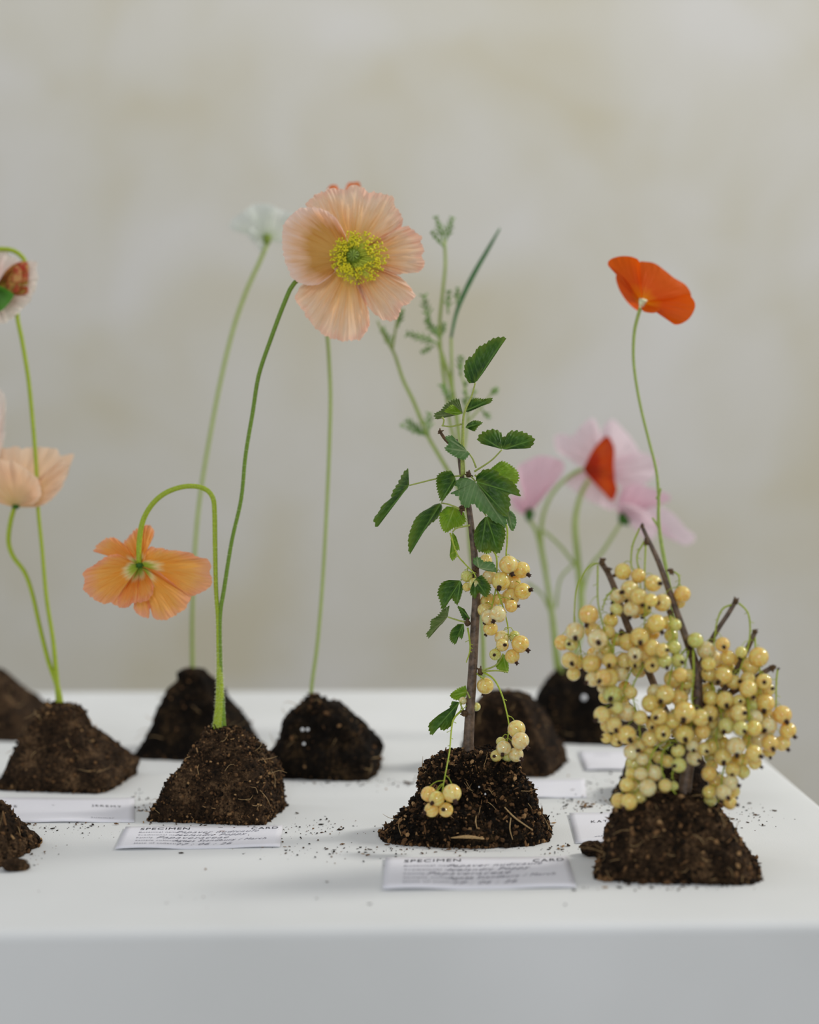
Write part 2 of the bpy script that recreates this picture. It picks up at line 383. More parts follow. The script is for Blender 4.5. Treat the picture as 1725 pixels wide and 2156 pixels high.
def fan(name, parent, base, outline, d, mat, cup=0.0, p=1.6, nu=90, ns=22, ruffle=0.0, rf=3.0, crease=0.0, cf=18.0,
        teeth=0.0, tn=26, jag=0.0, s0=0.03, veins=False, seed=0, base_dz=0.0, label=None, fold=0.0):
    """petal or leaf: a ruffled sheet spread from its attachment to its rim; depth offsets in metres (+ = away)"""
    O = [(q[0], q[1], (q[2] if len(q) > 2 else 0.0)*3000) for q in outline]
    C = crom(O, nu)
    b = np.array(base[:2], dtype=float)
    un = np.linspace(0, 1, nu)
    rel = C[:, :2] - b; RR = np.linalg.norm(rel, axis=1)
    if teeth:
        saw = 1 - np.abs(((un*tn) % 1.0)*2-1)
        saw = saw**0.8
        env = np.minimum(1, np.minimum(un, 1-un)*14)
        irr = np.array([0.75+0.9*abs(noise.noise(Vector((u*tn*0.45, seed*1.9, 2)))) for u in un])
        rel = rel*(1 + (teeth*irr*(saw-0.5)*env/np.maximum(RR, 1))[:, None])
    if jag:
        jag = jag*1.5
        jn = np.array([noise.noise(Vector((u*tn*1.3, seed*3.1, 0)))*0.6 + noise.noise(Vector((u*tn*3.7, seed*1.7, 5)))*0.4 for u in un])
        rel = rel*(1 + (jag*jn/np.maximum(RR, 1))[:, None])
    ang = np.unwrap(np.arctan2(rel[:, 1], rel[:, 0]))
    # lobes: local maxima of the radius are where primary veins run
    pk = []
    if veins:
        Rs = np.convolve(np.pad(RR, 4, mode='edge'), np.ones(9)/9, 'valid')
        for i in range(3, nu-3):
            if Rs[i] >= Rs[max(0, i-9):i+10].max() - 1e-6 and Rs[i] > 0.55*Rs.max():
                if not pk or i - pk[-1] > 8: pk.append(i)
        if not pk: pk = [int(np.argmax(Rs))]
    verts = []; A_s = []; A_u = []; A_v = []
    m_px = d/F
    for i in range(nu):
        for j in range(ns):
            s = s0 + (1-s0)*j/(ns-1)
            x, y = b + rel[i]*s
            dz = base_dz + C[i, 2]/3000*s**1.4 + cup*s**p
            if ruffle: dz += ruffle*(s**1.5)*noise.noise(Vector((un[i]*rf, s*1.3, seed*7.3)))*2
            if crease:
                dz += crease*(s**0.8)*noise.noise(Vector((un[i]*cf, s*1.2, seed*2.7)))*1.5
                dz += crease*0.7*(s**1.1)*(0.5-abs(noise.noise(Vector((un[i]*cf*2.3 + 0.6*noise.noise(Vector((s*3, seed, 0))), s*2.6, seed*1.3+9))))*2.2)
            v = 0.0
            if veins:
                best = min(pk, key=lambda k: abs(ang[i]-ang[k]))
                da = ang[i]-ang[best]; dist = abs(da)*RR[i]*s*m_px
                prim = math.exp(-(dist/0.00045)**2)*min(1, 1.6*(1.05-s))
                along = s*RR[i]*math.cos(min(1.4, abs(da)))*m_px
                ph = (along - dist*0.75)/0.0042
                sec = math.exp(-((ph-round(ph))/0.10)**2)*0.42
                v = max(prim, sec*0.8)
                dz += 0.0012*noise.noise(Vector((x*0.09+seed, y*0.09, 3)))*s
                dz += (0.0005*v) + 0.0003*noise.noise(Vector((x*0.22, y*0.22, seed)))
                dz += fold*abs(da)*s*RR[i]*m_px
            verts.append(P(x, y, d+dz)); A_s.append(s); A_u.append(un[i]+seed*0.37); A_v.append(v)
    faces = [(i*ns+j, i*ns+j+1, (i+1)*ns+j+1, (i+1)*ns+j) for i in range(nu-1) for j in range(ns-1)]
    at = {'s': A_s, 'u': A_u}
    if veins: at['vein'] = A_v
    return mesh(name, verts, faces, mat, parent, attrs=at, label=label)

# ------------------------------------------------------------ room: floor, back wall
def quad(name, pts, mat):
    o = mesh(name, pts, [(0, 1, 2, 3)], mat, smooth=False); o['kind'] = 'structure'; return o
ZF = -0.76
def box(name, a, b, mat):
    (x0, y0, z0), (x1, y1, z1) = a, b
    v = [(x0,y0,z0),(x1,y0,z0),(x1,y1,z0),(x0,y1,z0),(x0,y0,z1),(x1,y0,z1),(x1,y1,z1),(x0,y1,z1)]
    f = [(0,3,2,1),(4,5,6,7),(0,1,5,4),(1,2,6,5),(2,3,7,6),(3,0,4,7)]
    o = mesh(name, v, f, mat, smooth=False); o['kind'] = 'structure'; return o
box('floor', (-4, -2.5, ZF-0.05), (4, 3.4, ZF), M['floor'])
box('wall_back', (-4, 3.3, ZF), (4, 3.4, 2.4), M['wall'])

# ------------------------------------------------------------ the table under its white cloth
def tablecloth():
    fl, fr = G(-500, 1968), G(1725, 1942)
    r1, r2 = G(1609, 1590), G(1725, 1686)
    bl, br = G(-700, 1458), G(1420, 1450)
    def isect(a, b, c, e):
        d1 = b-a; d2 = e-c; den = d1.x*d2.y-d1.y*d2.x
        t = ((c.x-a.x)*d2.y-(c.y-a.y)*d2.x)/den; return a+d1*t
    frc = isect(fl, fr, r1, r2); brc = isect(bl, br, r1, r2)
    flc = Vector((-1.1, (fl+(fr-fl)*((-1.1-fl.x)/(fr.x-fl.x))).y, 0)); blc = Vector((-1.1, (bl+(br-bl)*((-1.1-bl.x)/(br.x-bl.x))).y, 0))
    corners = [flc, frc, brc, blc]
    cen = sum(corners, Vector())/4
    # perimeter with rounded corners
    per = []
    for i in range(4):
        c = corners[i]; a = corners[i-1]; b = corners[(i+1) % 4]
        da = (a-c).normalized(); db = (b-c).normalized(); rr = 0.012
        for k in range(7):
            t = k/6; per.append(c + da*rr*(1-t)**2 + db*rr*t*t)
        L = (b-c).length; n = int(L/0.02)
        for k in range(1, n): per.append(c + db*rr + (b-c-db*2*rr)*(k/n))
    n = len(per); nor = []
    for i in range(n):
        t = (per[(i+1) % n]-per[i-1]); nor.append(Vector((t.y, -t.x, 0)).normalized())
    prof = [(-9, 0.25), (-9, 0.6), (-9, 0.9), (-9, 0.96)] + [(-0.007+0.007*math.sin(a), -0.007+0.007*math.cos(a)) for a in np.linspace(0, math.pi/2, 6)]
    prof += [(0.0005, -0.05), (0.001, -0.12), (0.002, -0.2), (0.004, -0.35), (0.006, -0.55), (0.008, ZF+0.001)]
    v = []; f = []
    for (o_, z) in prof:
        for i in range(n):
            amp = 0 if o_ < -1 else max(0, -z-0.02)*0.035
            w = amp*(noise.noise(Vector((per[i].x*7, per[i].y*7, 3)))) 
            q = per[i] + nor[i]*(o_ + (w if z < -0.02 else 0))
            if o_ < -1: q = per[i]*z + cen*(1-z)
            v.append((q.x, q.y, 0.0 if o_ < -1 else z))
    k = len(prof)
    for j in range(k-1):
        for i in range(n):
            i2 = (i+1) % n; f.append((j*n+i, (j+1)*n+i, (j+1)*n+i2, j*n+i2))
    v.append((cen.x, cen.y, 0)); c = len(v)-1
    for i in range(n): f.append((c, i, (i+1) % n))
    o = mesh('tablecloth', v, f, M['cloth'])
    tag(o, 'smooth white tablecloth covering the long table under all the soil mounds', 'tablecloth')
tablecloth()

# ------------------------------------------------------------ soil mounds
MOUND = {}
def mound(key, L, Rr, label, mat, ratio=0.85, nth=260, nt_=90, amp=0.0032, seed=1, crumbs=900, rot=0.16, fibres=14, csize=1.0, nexp=7.0, low=False):
    yb = L[0][1]; yt = min(L[-1][1], Rr[-1][1])
    gf = G((L[0][0]+Rr[0][0])/2, yb)
    df = depth(gf)
    half0 = (Rr[0][0]-L[0][0])/2*df/F
    dc = df + half0*ratio*0.95
    # world heights for the silhouettes (taken on the plane through the mound's middle)
    bx = P(0, 0, 1)
    def tozy(pts, k):
        out = []
        n = len(pts)
        for i, (x, y) in enumerate(pts):
            d_ = df + (dc-df)*min(1.0, 0.25 + (yb-y)/max(1, yb-yt)*0.75)
            q = P(x, y, d_)
            z = 0.0 if i == 0 else max(0.001, q.z)
            out.append((z, q.x))
        return np.array(out)
    Lz = tozy(L, 0); Rz = tozy(Rr, 1)
    zt = max(Lz[-1, 0], Rz[-1, 0]); ztl = Lz[-1, 0]; ztr = Rz[-1, 0]
    cy = G((L[0][0]+Rr[0][0])/2, yb).y + half0*ratio
    root = thing('soil_mound', label, 'soil', (gf.x, cy, 0))
    verts = []; grid = []
    ca, sa = math.cos(rot), math.sin(rot)
    mx_ = max(abs(math.cos(a-rot))/((abs(math.cos(a))**nexp+abs(math.sin(a))**nexp)**(1/nexp)) for a in np.linspace(0, 6.283, 400))
    rows = []
    capn = max(6, nt_//7)
    for it in range(nt_):
        t = it/(nt_-1); z = zt*t
        xl = np.interp(z, Lz[:, 0], Lz[:, 1]); xr = np.interp(z, Rz[:, 0], Rz[:, 1])
        rows.append((z, (xl+xr)/2, (xr-xl)/2, 1.0))
    lastz, lx, lh, _ = rows[-1]
    for k in range(1, capn+1):
        q = 1-k/capn
        rows.append((lastz + 0.0015*(1-q*q), lx, lh*q, q))
    for (z, cx, h, cap) in rows:
        hy = half0*ratio*min(1.0, h/half0 if half0 else 1) 
        for k in range(nth):
            th = 2*math.pi*k/nth + rot
            c, s = math.cos(th), math.sin(th)
            c2, s2 = math.cos(th-rot), math.sin(th-rot)
            rad = 1/((abs(c)**nexp+abs(s)**nexp)**(1/nexp))
            # normalise so that the widest point matches the silhouette
            x = cx + h*rad*c2/mx_*0.98
            y = cy + hy*rad*s2/mx_
            p_ = Vector((x, y, z))
            n_ = Vector((c2, s2, 0.5)).normalized()
            if cap < 1: n_ = Vector((c2*cap, s2*cap, 1)).normalized()
            q = p_*55 + Vector((seed*11, 0, 0))
            dsp = noise.noise(q*0.55)*1.5 + noise.turbulence(q*1.6, 3, True)*0.9 - 0.55
            if not low: dsp += noise.noise(q*8)*0.22
            fade = 1.0 if z > 0.002 else 0.4
            p_ = p_ + n_*amp*dsp*fade
            if z < 0.003: 
                p_.z = max(0.0003, z*0.9)
                p_ += Vector((c2, s2, 0))*0.0025*noise.noise(Vector((c2*9, s2*9, seed)))
            if it == 0: pass
            verts.append(tuple((p_.x, p_.y, max(0.0003, p_.z))))
    nr = len(rows)
    faces = [(j*nth+k, j*nth+(k+1) % nth, (j+1)*nth+(k+1) % nth, (j+1)*nth+k) for j in range(nr-1) for k in range(nth)]
    faces.append(tuple(range(nth-1, -1, -1)))
    mesh('soil_body', verts, faces, mat, root, smooth=False)
    # crumbs and fibres over the skin
    mb = MB(); V = verts
    rnd = random.Random(seed)
    random.seed(seed)
    cc = Vector((gf.x, cy, 0))
    for _ in range(crumbs):
        j = int(nr*rnd.random()**1.15*0.999); k = rnd.randrange(nth)
        if rnd.random() < 0.18: j = rnd.randrange(4)
        p_ = Vector(V[j*nth+k])
        if p_.y > cy + half0*0.4: continue
        r = rnd.choice([0.0004, 0.0006, 0.0008, 0.0011, 0.0015])*csize*rnd.uniform(0.7, 1.2)
        q = Quaternion((rnd.gauss(0, 1), rnd.gauss(0, 1), rnd.gauss(0, 1), rnd.gauss(0, 1))).normalized()
        dirv = Vector((p_.x-cc.x, p_.y-cc.y, 0.01)).normalized()
        sq = (1, rnd.uniform(0.4, 1), rnd.uniform(0.4, 0.9)) if rnd.random() < 0.88 else (2.2, 0.45, 0.35)
        c_ = p_ + dirv*r*0.5; c_.z = max(c_.z, r*0.7)
        mb.blob(c_, r, sq, q, jit=0.3, seg=5, rings=3)
    mb.build('soil_crumbs', M['crumb'], root, smooth=False, kind='stuff')
    fb = MB()
    for _ in range(fibres):
        j = int(nr*rnd.random()*0.9); k = int(nth*(0.5+0.5*rnd.random())) % nth
        p_ = Vector(V[j*nth+k]); dirv = Vector((p_.x-cc.x, p_.y-cc.y, 0.004)).normalized()
        sd = Vector((rnd.gauss(0, 1), rnd.gauss(0, 0.3), rnd.gauss(0, 0.7))).normalized()
        L_ = rnd.uniform(0.004, 0.013); b0 = p_ + dirv*0.0008
        pts = [b0, b0+sd*L_*0.5+dirv*0.0016+Vector((0, 0, rnd.uniform(-1, 1)*0.002)), b0+sd*L_+dirv*rnd.uniform(0, 0.003)]
        if min(q.z for q in pts) < 0.0006: continue
        fb.tube(pts, [0.00022, 0.00018, 0.00008], 8, 4)
    if fb.v: fb.build('root_fibres', M['fibre'], root, kind='stuff')
    MOUND[key] = dict(root=root, d=dc, top=zt, half=half0, c=cc)
    return root

mound('A', [(-190,1562),(-130,1480),(-60,1415)], [(100,1562),(92,1500),(40,1448),(5,1410)],
      'blurred brown soil mound cut by the left edge, farthest back behind the twin-stem mound', M['soil_brown'], nth=150, nt_=50, seed=2, crumbs=250, low=True, amp=0.002, nexp=14.0, rot=0.25)
mound('B', [(-25,1672),(20,1590),(50,1540),(78,1505),(88,1490)], [(270,1672),(284,1625),(250,1592),(212,1560),(188,1535),(175,1497),(165,1488)],
      'brown soil mound at left with two green poppy stems leaving its flat top', M['soil_brown'], nth=260, nt_=90, seed=3, crumbs=1300, amp=0.0019, nexp=12.0, rot=0.2)
mound('C', [(272,1607),(290,1570),(330,1500),(352,1450),(372,1428)], [(556,1607),(525,1550),(490,1490),(455,1440),(428,1412)],
      'nearly black pointed soil mound half hidden behind the drooping poppy mound', M['soil_black'], nth=170, nt_=60, seed=4, crumbs=350, low=True, amp=0.0022, nexp=12.0, rot=0.25)
mound('D', [(308,1738),(322,1700),(345,1640),(385,1600),(412,1563),(430,1552)], [(603,1738),(600,1690),(588,1620),(560,1585),(532,1552),(510,1540)],
      'sharply focused crumbly brown soil mound holding the two peach poppies', M['soil_brown'], nth=380, nt_=130, seed=5, crumbs=5200, fibres=26, amp=0.0020, csize=0.85, nexp=12.0, rot=0.2)
mound('E', [(565,1645),(568,1590),(588,1555),(592,1510),(625,1475),(648,1462)], [(808,1645),(812,1595),(790,1555),(752,1510),(716,1480),(672,1463)],
      'dark soil mound at centre back holding one straight thin stem', M['soil_black'], nth=180, nt_=64, seed=6, crumbs=420, amp=0.0042, low=True, csize=1.3)
mound('F', [(935,1638),(975,1560),(998,1480),(1012,1455)], [(1214,1638),(1208,1600),(1180,1560),(1150,1505),(1118,1464),(1100,1456)],
      'dark soil mound behind the berry twig mound, with feathery green stems', M['soil'], nth=200, nt_=64, seed=7, crumbs=500, low=True, amp=0.0018, nexp=14.0, rot=0.3)
mound('G', [(1105,1572),(1118,1500),(1130,1455),(1166,1405)], [(1400,1572),(1345,1500),(1292,1450),(1236,1408)],
      'blurred black soil mound at back right below the pink flowers', M['soil_black'], nth=150, nt_=50, seed=8, crumbs=250, low=True, amp=0.002, nexp=14.0, rot=0.25)
mound('K', [(1290,1702),(1300,1660),(1325,1610),(1375,1562)], [(1562,1702),(1535,1650),(1490,1600),(1450,1560)],
      'dark soil mound almost hidden behind the hanging pale berries at right', M['soil'], nth=180, nt_=60, seed=9, crumbs=500, low=True, amp=0.003)
mound('H', [(802,1785),(818,1745),(850,1708),(882,1684),(892,1640),(902,1608),(925,1582)], [(1172,1785),(1162,1750),(1142,1716),(1136,1682),(1118,1658),(1095,1640),(1090,1602),(1062,1582)],
      'lumpy dark soil mound in front centre holding the leafy berry twig', M['soil_black'], nth=400, nt_=140, seed=10, crumbs=5200, fibres=26, amp=0.0046, csize=1.15, ratio=0.7, nexp=3.2, rot=0.1)
mound('I', [(1252,1865),(1262,1820),(1262,1790),(1276,1740),(1288,1705),(1320,1680),(1350,1668)], [(1640,1865),(1606,1805),(1570,1757),(1532,1712),(1497,1690),(1462,1676)],
      'large brown soil mound nearest the camera at front right, below the berry mass', M['soil_brown'], nth=340, nt_=120, seed=11, crumbs=2400, fibres=40, amp=0.0036, csize=1.3, ratio=0.8, nexp=10.0)
mound('J', [(-310,1832),(-220,1730),(-160,1640)], [(58,1832),(46,1790),(20,1760),(2,1726),(-40,1652),(-65,1632)],
      'brown soil mound mostly cut off by the left frame edge, nearest of the left ones', M['soil_brown'], nth=240, nt_=80, seed=12, crumbs=900, amp=0.004, csize=1.3)

def clods(mkey, specs):
    r = MOUND[mkey]['root']
    for (x, y, rp, sq) in specs:
        g = G(x, y); d = depth(g); rr = rp*d/F
        mb = MB(); random.seed(int(x))
        mb.blob(g+Vector((0, 0, rr*sq[2]*0.8)), rr, sq, None, jit=0.18, seg=12, rings=8)
        for _ in range(60):
            a = random.uniform(0, 6.28); b_ = random.uniform(0, 1.4)
            q = g + Vector((rr*sq[0]*math.cos(a)*math.cos(b_), rr*sq[1]*math.sin(a)*math.cos(b_), rr*sq[2]*(0.8+math.sin(b_)*0.95)))
            mb.blob(q, rr*random.uniform(0.06, 0.16), (1, .7, .6), None, 0.3, 5, 3)
        mb.build('soil_clod', M['soil_brown'], r, smooth=False)
clods('I', [(1248, 1801, 22, (1.3, 1, 0.75))])
clods('J', [(32, 1832, 22, (1.4, 1, 0.6))])
clods('B', [])
# white perlite grains in the dark mounds
for (k, x, y, dz, rp) in [('E', 637, 1536, -0.028, 3.6), ('E', 648, 1536, -0.028, 3.4), ('E', 640, 1566, -0.033, 3), ('G', 1230, 1469, -0.03, 6), ('H', 1009, 1657, -0.045, 1.5), ('H', 1022, 1672, -0.045, 1.8)]:
    mm = MOUND[k]; dd = mm['d']+dz
    mb = MB(); random.seed(int(x)); mb.blob(P(x, y, dd), rp*dd/F, (1, 1, 1), None, 0.15, 8, 6); mb.build('perlite_grain', M['perlite'], mm['root'])

# woody twig lying at the foot of mound H, pale root on its face
hr = MOUND['H']['root']
mb = MB(); dH = depth(G(985, 1790)); mb.tube([P(950, 1764, dH+.004), P(985, 1762, dH-.001), P(1020, 1766, dH-.002)], [0.0004, 0.0012, 0.0005], 12, 7); mb.build('wood_splinter', M['fibre'], hr)
mb = MB(); mb.tube([P(1063, 1700, dH+.008), P(1085, 1722, dH+.002), P(1122, 1748, dH+.001)], [0.0004, 0.0005, 0.0003], 12, 5)
mb.tube([P(1076, 1722, dH+.006), P(1074, 1745, dH+.001), P(1080, 1768, dH-.001)], [0.0003, 0.0004, 0.0002], 12, 5)
mb.tube([P(1003, 1718, dH+.006), P(1002, 1730, dH+.001), P(1005, 1745, dH-.001)], [0.0003, 0.0004, 0.0002], 12, 5)
mb.build('pale_root', M['fibre'], hr)

# ------------------------------------------------------------ specimen cards
def text_mesh(txt, size, O, ex, ey, shear=0.0, space=1.0, sx=1.0):
    c = bpy.data.curves.new('t', 'FONT'); c.body = txt; c.size = size; c.shear = shear; c.space_character = space
    c.resolution_u = 3
    o = bpy.data.objects.new('t', c); COL.objects.link(o)
    dg = bpy.context.evaluated_depsgraph_get()
    me = o.evaluated_get(dg).to_mesh()
    V = [O + ex*(v.co.x*sx) + ey*v.co.y + Vector((0, 0, 0.0001)) for v in me.vertices]
    Fc = [tuple(p.vertices) for p in me.polygons]
    o.evaluated_get(dg).to_mesh_clear()
    bpy.data.objects.remove(o); bpy.data.curves.remove(c)
    return V, Fc
def card(TL, BL, BR, label, kind):
    z0 = 0.0012
    bl = G(*BL, z0); br = G(*BR, z0); tl = G(*TL, z0)
    ex = (br-bl); ey = (tl-bl); wl = ex.length; hl = ey.length
    root = thing('specimen_card', label, 'card', (bl.x, bl.y, 0))
    nx, ny = 24, 8; v = []
    for lay in (0, 1):
        for j in range(ny+1):
            for i in range(nx+1):
                a, b = i/nx, j/ny
                w = 0.0006*math.sin(a*9+bl.x*40)*(1-b) + 0.0004*math.sin(a*5+1)
                zz = max(0.0002, 0.0006 + w) + (0.0005 if lay else 0)
                q = bl + ex*a + ey*b; v.append((q.x, q.y, zz))
    f = []; m_ = (nx+1)*(ny+1)
    for j in range(ny):
        for i in range(nx):
            a = j*(nx+1)+i; f.append((a+m_, a+1+m_, a+nx+2+m_, a+nx+1+m_)); f.append((a, a+nx+1, a+nx+2, a+1))
    ring = list(range(nx+1)) + [j*(nx+1)+nx for j in range(1, ny+1)] + [ny*(nx+1)+i for i in range(nx-1, -1, -1)] + [j*(nx+1) for j in range(ny-1, 0, -1)]
    for k in range(len(ring)):
        a, b = ring[k], ring[(k+1) % len(ring)]; f.append((a, b, b+m_, a+m_))
    mesh('paper', v, f, M['paper'], root)
    ux, uy = ex.normalized(), ey.normalized()
    def put(name, items):
        VV = []; FF = []
        for (txt, fx, fy, size, shear, space, wfrac) in items:
            V, Fc = text_mesh(txt, size, Vector(), ux, uy, shear, space)
            xs = [q.dot(ux) for q in V]; w0 = max(xs)-min(xs)
            k_ = (wfrac*wl)/w0 if wfrac else 1
            O_ = bl + ex*fx + ey*fy; b0 = len(VV)
            for q in V:
                a = (O_ - bl).dot(ux)/wl + q.dot(ux)*k_/wl
                b = fy + q.dot(uy)/hl
                w = 0.0006*math.sin(a*9+bl.x*40)*(1-b) + 0.0004*math.sin(a*5+1)
                zz = max(0.0002, 0.0006+w)+0.0005+0.00025
                pp = O_ + ux*(q.dot(ux)*k_) + uy*q.dot(uy)
                VV.append((pp.x, pp.y, zz))
            FF += [tuple(b0+i for i in t) for t in Fc]
        mesh(name, VV, FF, M['ink' if name == 'printed_heading' else 'ink_faint'], root, smooth=False)
    h = hl
    if kind == 'front':
        put('printed_heading', [('SPECIMEN', 0.10, 0.80, h*0.13, 0, 1.1, 0.31), ('CARD', 0.80, 0.80, h*0.13, 0, 1.1, 0.17)])
        labs = ['Botanical name', 'Traditional name', 'Family', 'Sample collected by', 'Date of collection']
        put('printed_lines', [(t, 0.10, 0.66-0.13*i, h*0.065, 0, 1.1, 0) for i, t in enumerate(labs)])
        hand = [('Papaver nudicaule', 0.33, 0.66, 0.52), ('Icelandic Poppy', 0.33, 0.53, 0.45), ('Papaveraceae', 0.22, 0.40, 0.45),
                ('Agnes Standbury / March', 0.33, 0.27, 0.58), ('17 : 06 : 26', 0.35, 0.12, 0.34)]
        put('handwriting', [(t, x, y, h*0.12, 0.45, 1.15, w) for t, x, y, w in hand])
    elif kind == 'name':
        put('printed_heading', [('KATIE', 0.12, 0.62, h*0.11, 0, 1.4, 0.16), ('JEREMY', 0.74, 0.62, h*0.11, 0, 1.3, 0.18), ('-', 0.49, 0.64, h*0.11, 0, 1, 0.015)])
        put('printed_lines', [('wedding day', 0.12, 0.14, h*0.06, 0, 1.2, 0.16), ('summer', 0.74, 0.14, h*0.06, 0, 1.2, 0.14)])
    elif kind == 'blank':
        put('printed_lines', [('KATIE', 0.12, 0.72, h*0.08, 0, 1.4, 0.12)])
card((265, 1741), (243, 1787), (590, 1781), 'white specimen card with handwriting lying in front of the two-poppy mound', 'front')
card((812, 1806), (806, 1872), (1214, 1866), 'blurred white specimen card in front of the leafy berry twig mound', 'front')
card((-52, 1680), (-72, 1730), (283, 1728), 'plain white card lying in front of the left twin-stem mound', 'name')
card((1199, 1712), (1213, 1773), (1560, 1770), 'white name card reading KATIE, behind the large front right mound', 'name')
card((968, 1641), (960, 1679), (1236, 1677), 'small white card lying in front of the dark feathery-stem mound', 'blank')
card((1218, 1582), (1233, 1621), (1500, 1619), 'out of focus white card in front of the back right mound', 'blank')

# ------------------------------------------------------------ crumbs spilled on the cloth
def spill():
    mb = MB(); random.seed(21)
    def one(x, y, r, el=1.0):
        g = G(x, y)
        a = random.uniform(0, 3.14)
        q = Quaternion((0, 0, 1), a)
        g.z = r*0.7
        mb.blob(g, r, (el, 0.6, 0.5), q, 0.3, 5, 3)
    zones = [(450,1750,260,20,150), (650,1745,90,25,70), (850,1790,420,14,160), (720,1650,120,14,50), (1190,1700,70,30,60), (1240,1690,60,20,60),
             (1430,1868,210,10,70), (120,1745,150,22,60), (60,1800,60,30,40), (1590,1720,70,28,50), (700,1800,250,30,30), (1180,1790,30,12,30), (820,1650,60,12,20), (500,1880,500,40,14), (1250,1650,50,30,30), (300,1690,30,25,40)]
    for (x, y, sx, sy, n) in zones:
        for _ in range(n):
            one(random.gauss(x, sx*0.5), random.gauss(y, sy*0.5), random.choice([0.0002, 0.0003, 0.0004, 0.0006, 0.0009]), random.choice([1, 1, 2.2]))
    for (x, y) in [(1232, 1700), (1243, 1700), (1226, 1701), (1267, 1716), (1259, 1717), (245, 1737), (61, 1737), (860, 1652), (855, 1650), (869, 1651), (195, 1738), (1196, 1782), (1186, 1784), (1286, 1630)]:
        one(x, y, random.uniform(0.0011, 0.0018), 1.8)
    o = mb.build('spilled_soil', M['crumb'], None, smooth=False, kind='stuff')
    tag(o, 'loose specks of soil scattered over the white tablecloth between the mounds', 'soil')
spill()

# ------------------------------------------------------------ flowers
def root_at(key, name, label, cat, px, group=None):
    m = MOUND[key]; p_ = P(px[0], px[1], m['d'])
    return thing(name, label, cat, (p_.x, p_.y, p_.z), group), m['d']

def hairs(parent, pts, d, n, rpx, length, mat, side=0):
    q = crom([tuple(P(p[0], p[1], d)) for p in pts], 60); mb = MB(); random.seed(5)
    for _ in range(n):
        i = random.randrange(58); c = Vector(q[i]); t = (Vector(q[i+1])-c).normalized()
        a = random.uniform(0, 6.28)
        e1 = t.cross(Vector((0, 1, 0))).normalized(); e2 = t.cross(e1)
        dr = e1*math.cos(a)+e2*math.sin(a)
        r = np.interp(i/59, np.linspace(0, 1, len(rpx)), rpx)*d/F
        s = c+dr*r*0.9; e = s+dr*length*random.uniform(0.6, 1.2)-t*length*0.25
        mb.tube([s, e], [0.00008, 0.00004], 2, 3, cap=False)
    mb.build('stem_hairs', mat, parent, kind='stuff')

# --- tall peach poppy facing the camera (mound D)
r, d = root_at('D', 'poppy', 'tall peach poppy in full bloom with yellow stamens, facing the camera', 'flower', (466, 1562))
big = (741, 541)
mb = MB()
st = [(470,1565),(466,1490),(463,1400),(463,1300),(472,1240),(488,1140),(508,1050),(517,960),(532,870),(545,790),(570,715),(598,640),(620,596),(660,570,.004),(735,548,.007)]
pxtube(mb, st, d, [10, 6, 4.6, 4.2, 4.2, 4.4, 4.6, 5, 4.6], 70, 10); mb.build('stem', M['stem_dark'], r)
hairs(r, st[:12], d, 700, [9, 6, 5, 4.5, 4.5], 0.0009, M['fuzz'])
PT = dict(nu=200, ns=40, ruffle=0.0032, rf=4.5, crease=0.0036, cf=20, jag=6, tn=26)
fan('petal', r, big, [(706,556),(700,578),(664,601),(629,594),(611,579),(601,550),(594,512),(597,477),(607,459),(628,440),(655,436),(685,443),(708,460),(726,490),(735,512)], d, M['peach_gold_shaded'], cup=-0.006, p=1.2, seed=1, base_dz=0.002,
    nu=180, ns=36, ruffle=0.0035, rf=3.4, crease=0.0018, cf=16, jag=5, tn=26)
fan('petal', r, big, [(690,480),(650,440),(648,428),(662,413),(680,403),(702,396),(725,399),(740,390),(764,393),(775,402),(798,405),(825,413),(830,429),(845,449),(849,470),(822,497),(790,515)], d, M['peach'], cup=0.004, seed=2, base_dz=0.004, **PT)
fan('petal', r, big, [(775,520),(800,498),(830,482),(852,476),(870,483),(885,498),(891,519),(890,539),(895,553),(884,571),(852,576),(820,578),(785,570)], d, M['peach'], cup=0.0035, seed=3, base_dz=0.003, **PT)
fan('petal', r, big, [(775,558),(810,570),(836,579),(853,592),(873,620),(860,638),(843,652),(837,669),(822,676),(800,669),(779,651),(760,622),(745,585)], d, M['peach'], cup=0.001, seed=4, base_dz=0.002, **PT)
fan('petal', r, big, [(700,560),(680,588),(655,600),(633,602),(623,634),(647,667),(660,685),(683,707),(706,714),(737,716),(761,712),(776,690),(777,657),(766,632),(752,590)], d, M['peach'], cup=0.003, seed=5, base_dz=0.003, **PT)
# stamens and pod
mf = MB(); ma = MB(); random.seed(3)
for i in range(420):
    a = random.uniform(0, 2*math.pi); rr = random.choice([random.uniform(24, 44), random.uniform(40, 62)])
    bias = 1 + 0.12*math.cos(a)
    rr *= bias
    z1 = -0.0035 - 0.006*(1-(rr/66)**2)
    x1, y1 = big[0]+8+rr*math.cos(a), big[1]+rr*math.sin(a)*0.92
    p0 = P(big[0]+6*math.cos(a), big[1]+6*math.sin(a), d-0.001); p1 = P(x1, y1, d+z1-0.002)
    pm = P(big[0]+rr*0.55*math.cos(a)+random.uniform(-3, 3), big[1]+rr*0.55*math.sin(a)+random.uniform(-3, 3), d+z1*0.7-0.002)
    mf.tube([p0, pm, p1], [0.00024, 0.0002, 0.00016], 6, 4, cap=False)
    q = Quaternion((random.gauss(0, 1), random.gauss(0, 1), random.gauss(0, 1), random.gauss(0, 1))).normalized()
    ma.blob(p1, random.uniform(0.0006, 0.00095), (1.4, 0.7, 0.7), q, 0.15, 6, 4)
mf.build('filaments', M['filament'], r, kind='stuff'); ma.build('anthers', M['anther'], r, kind='stuff')
mb = MB(); c_ = P(big[0]+3, big[1]-1, d-0.006); mb.blob(c_, 0.0052, (1, 1.25, 1), None, 0.02, 16, 12)
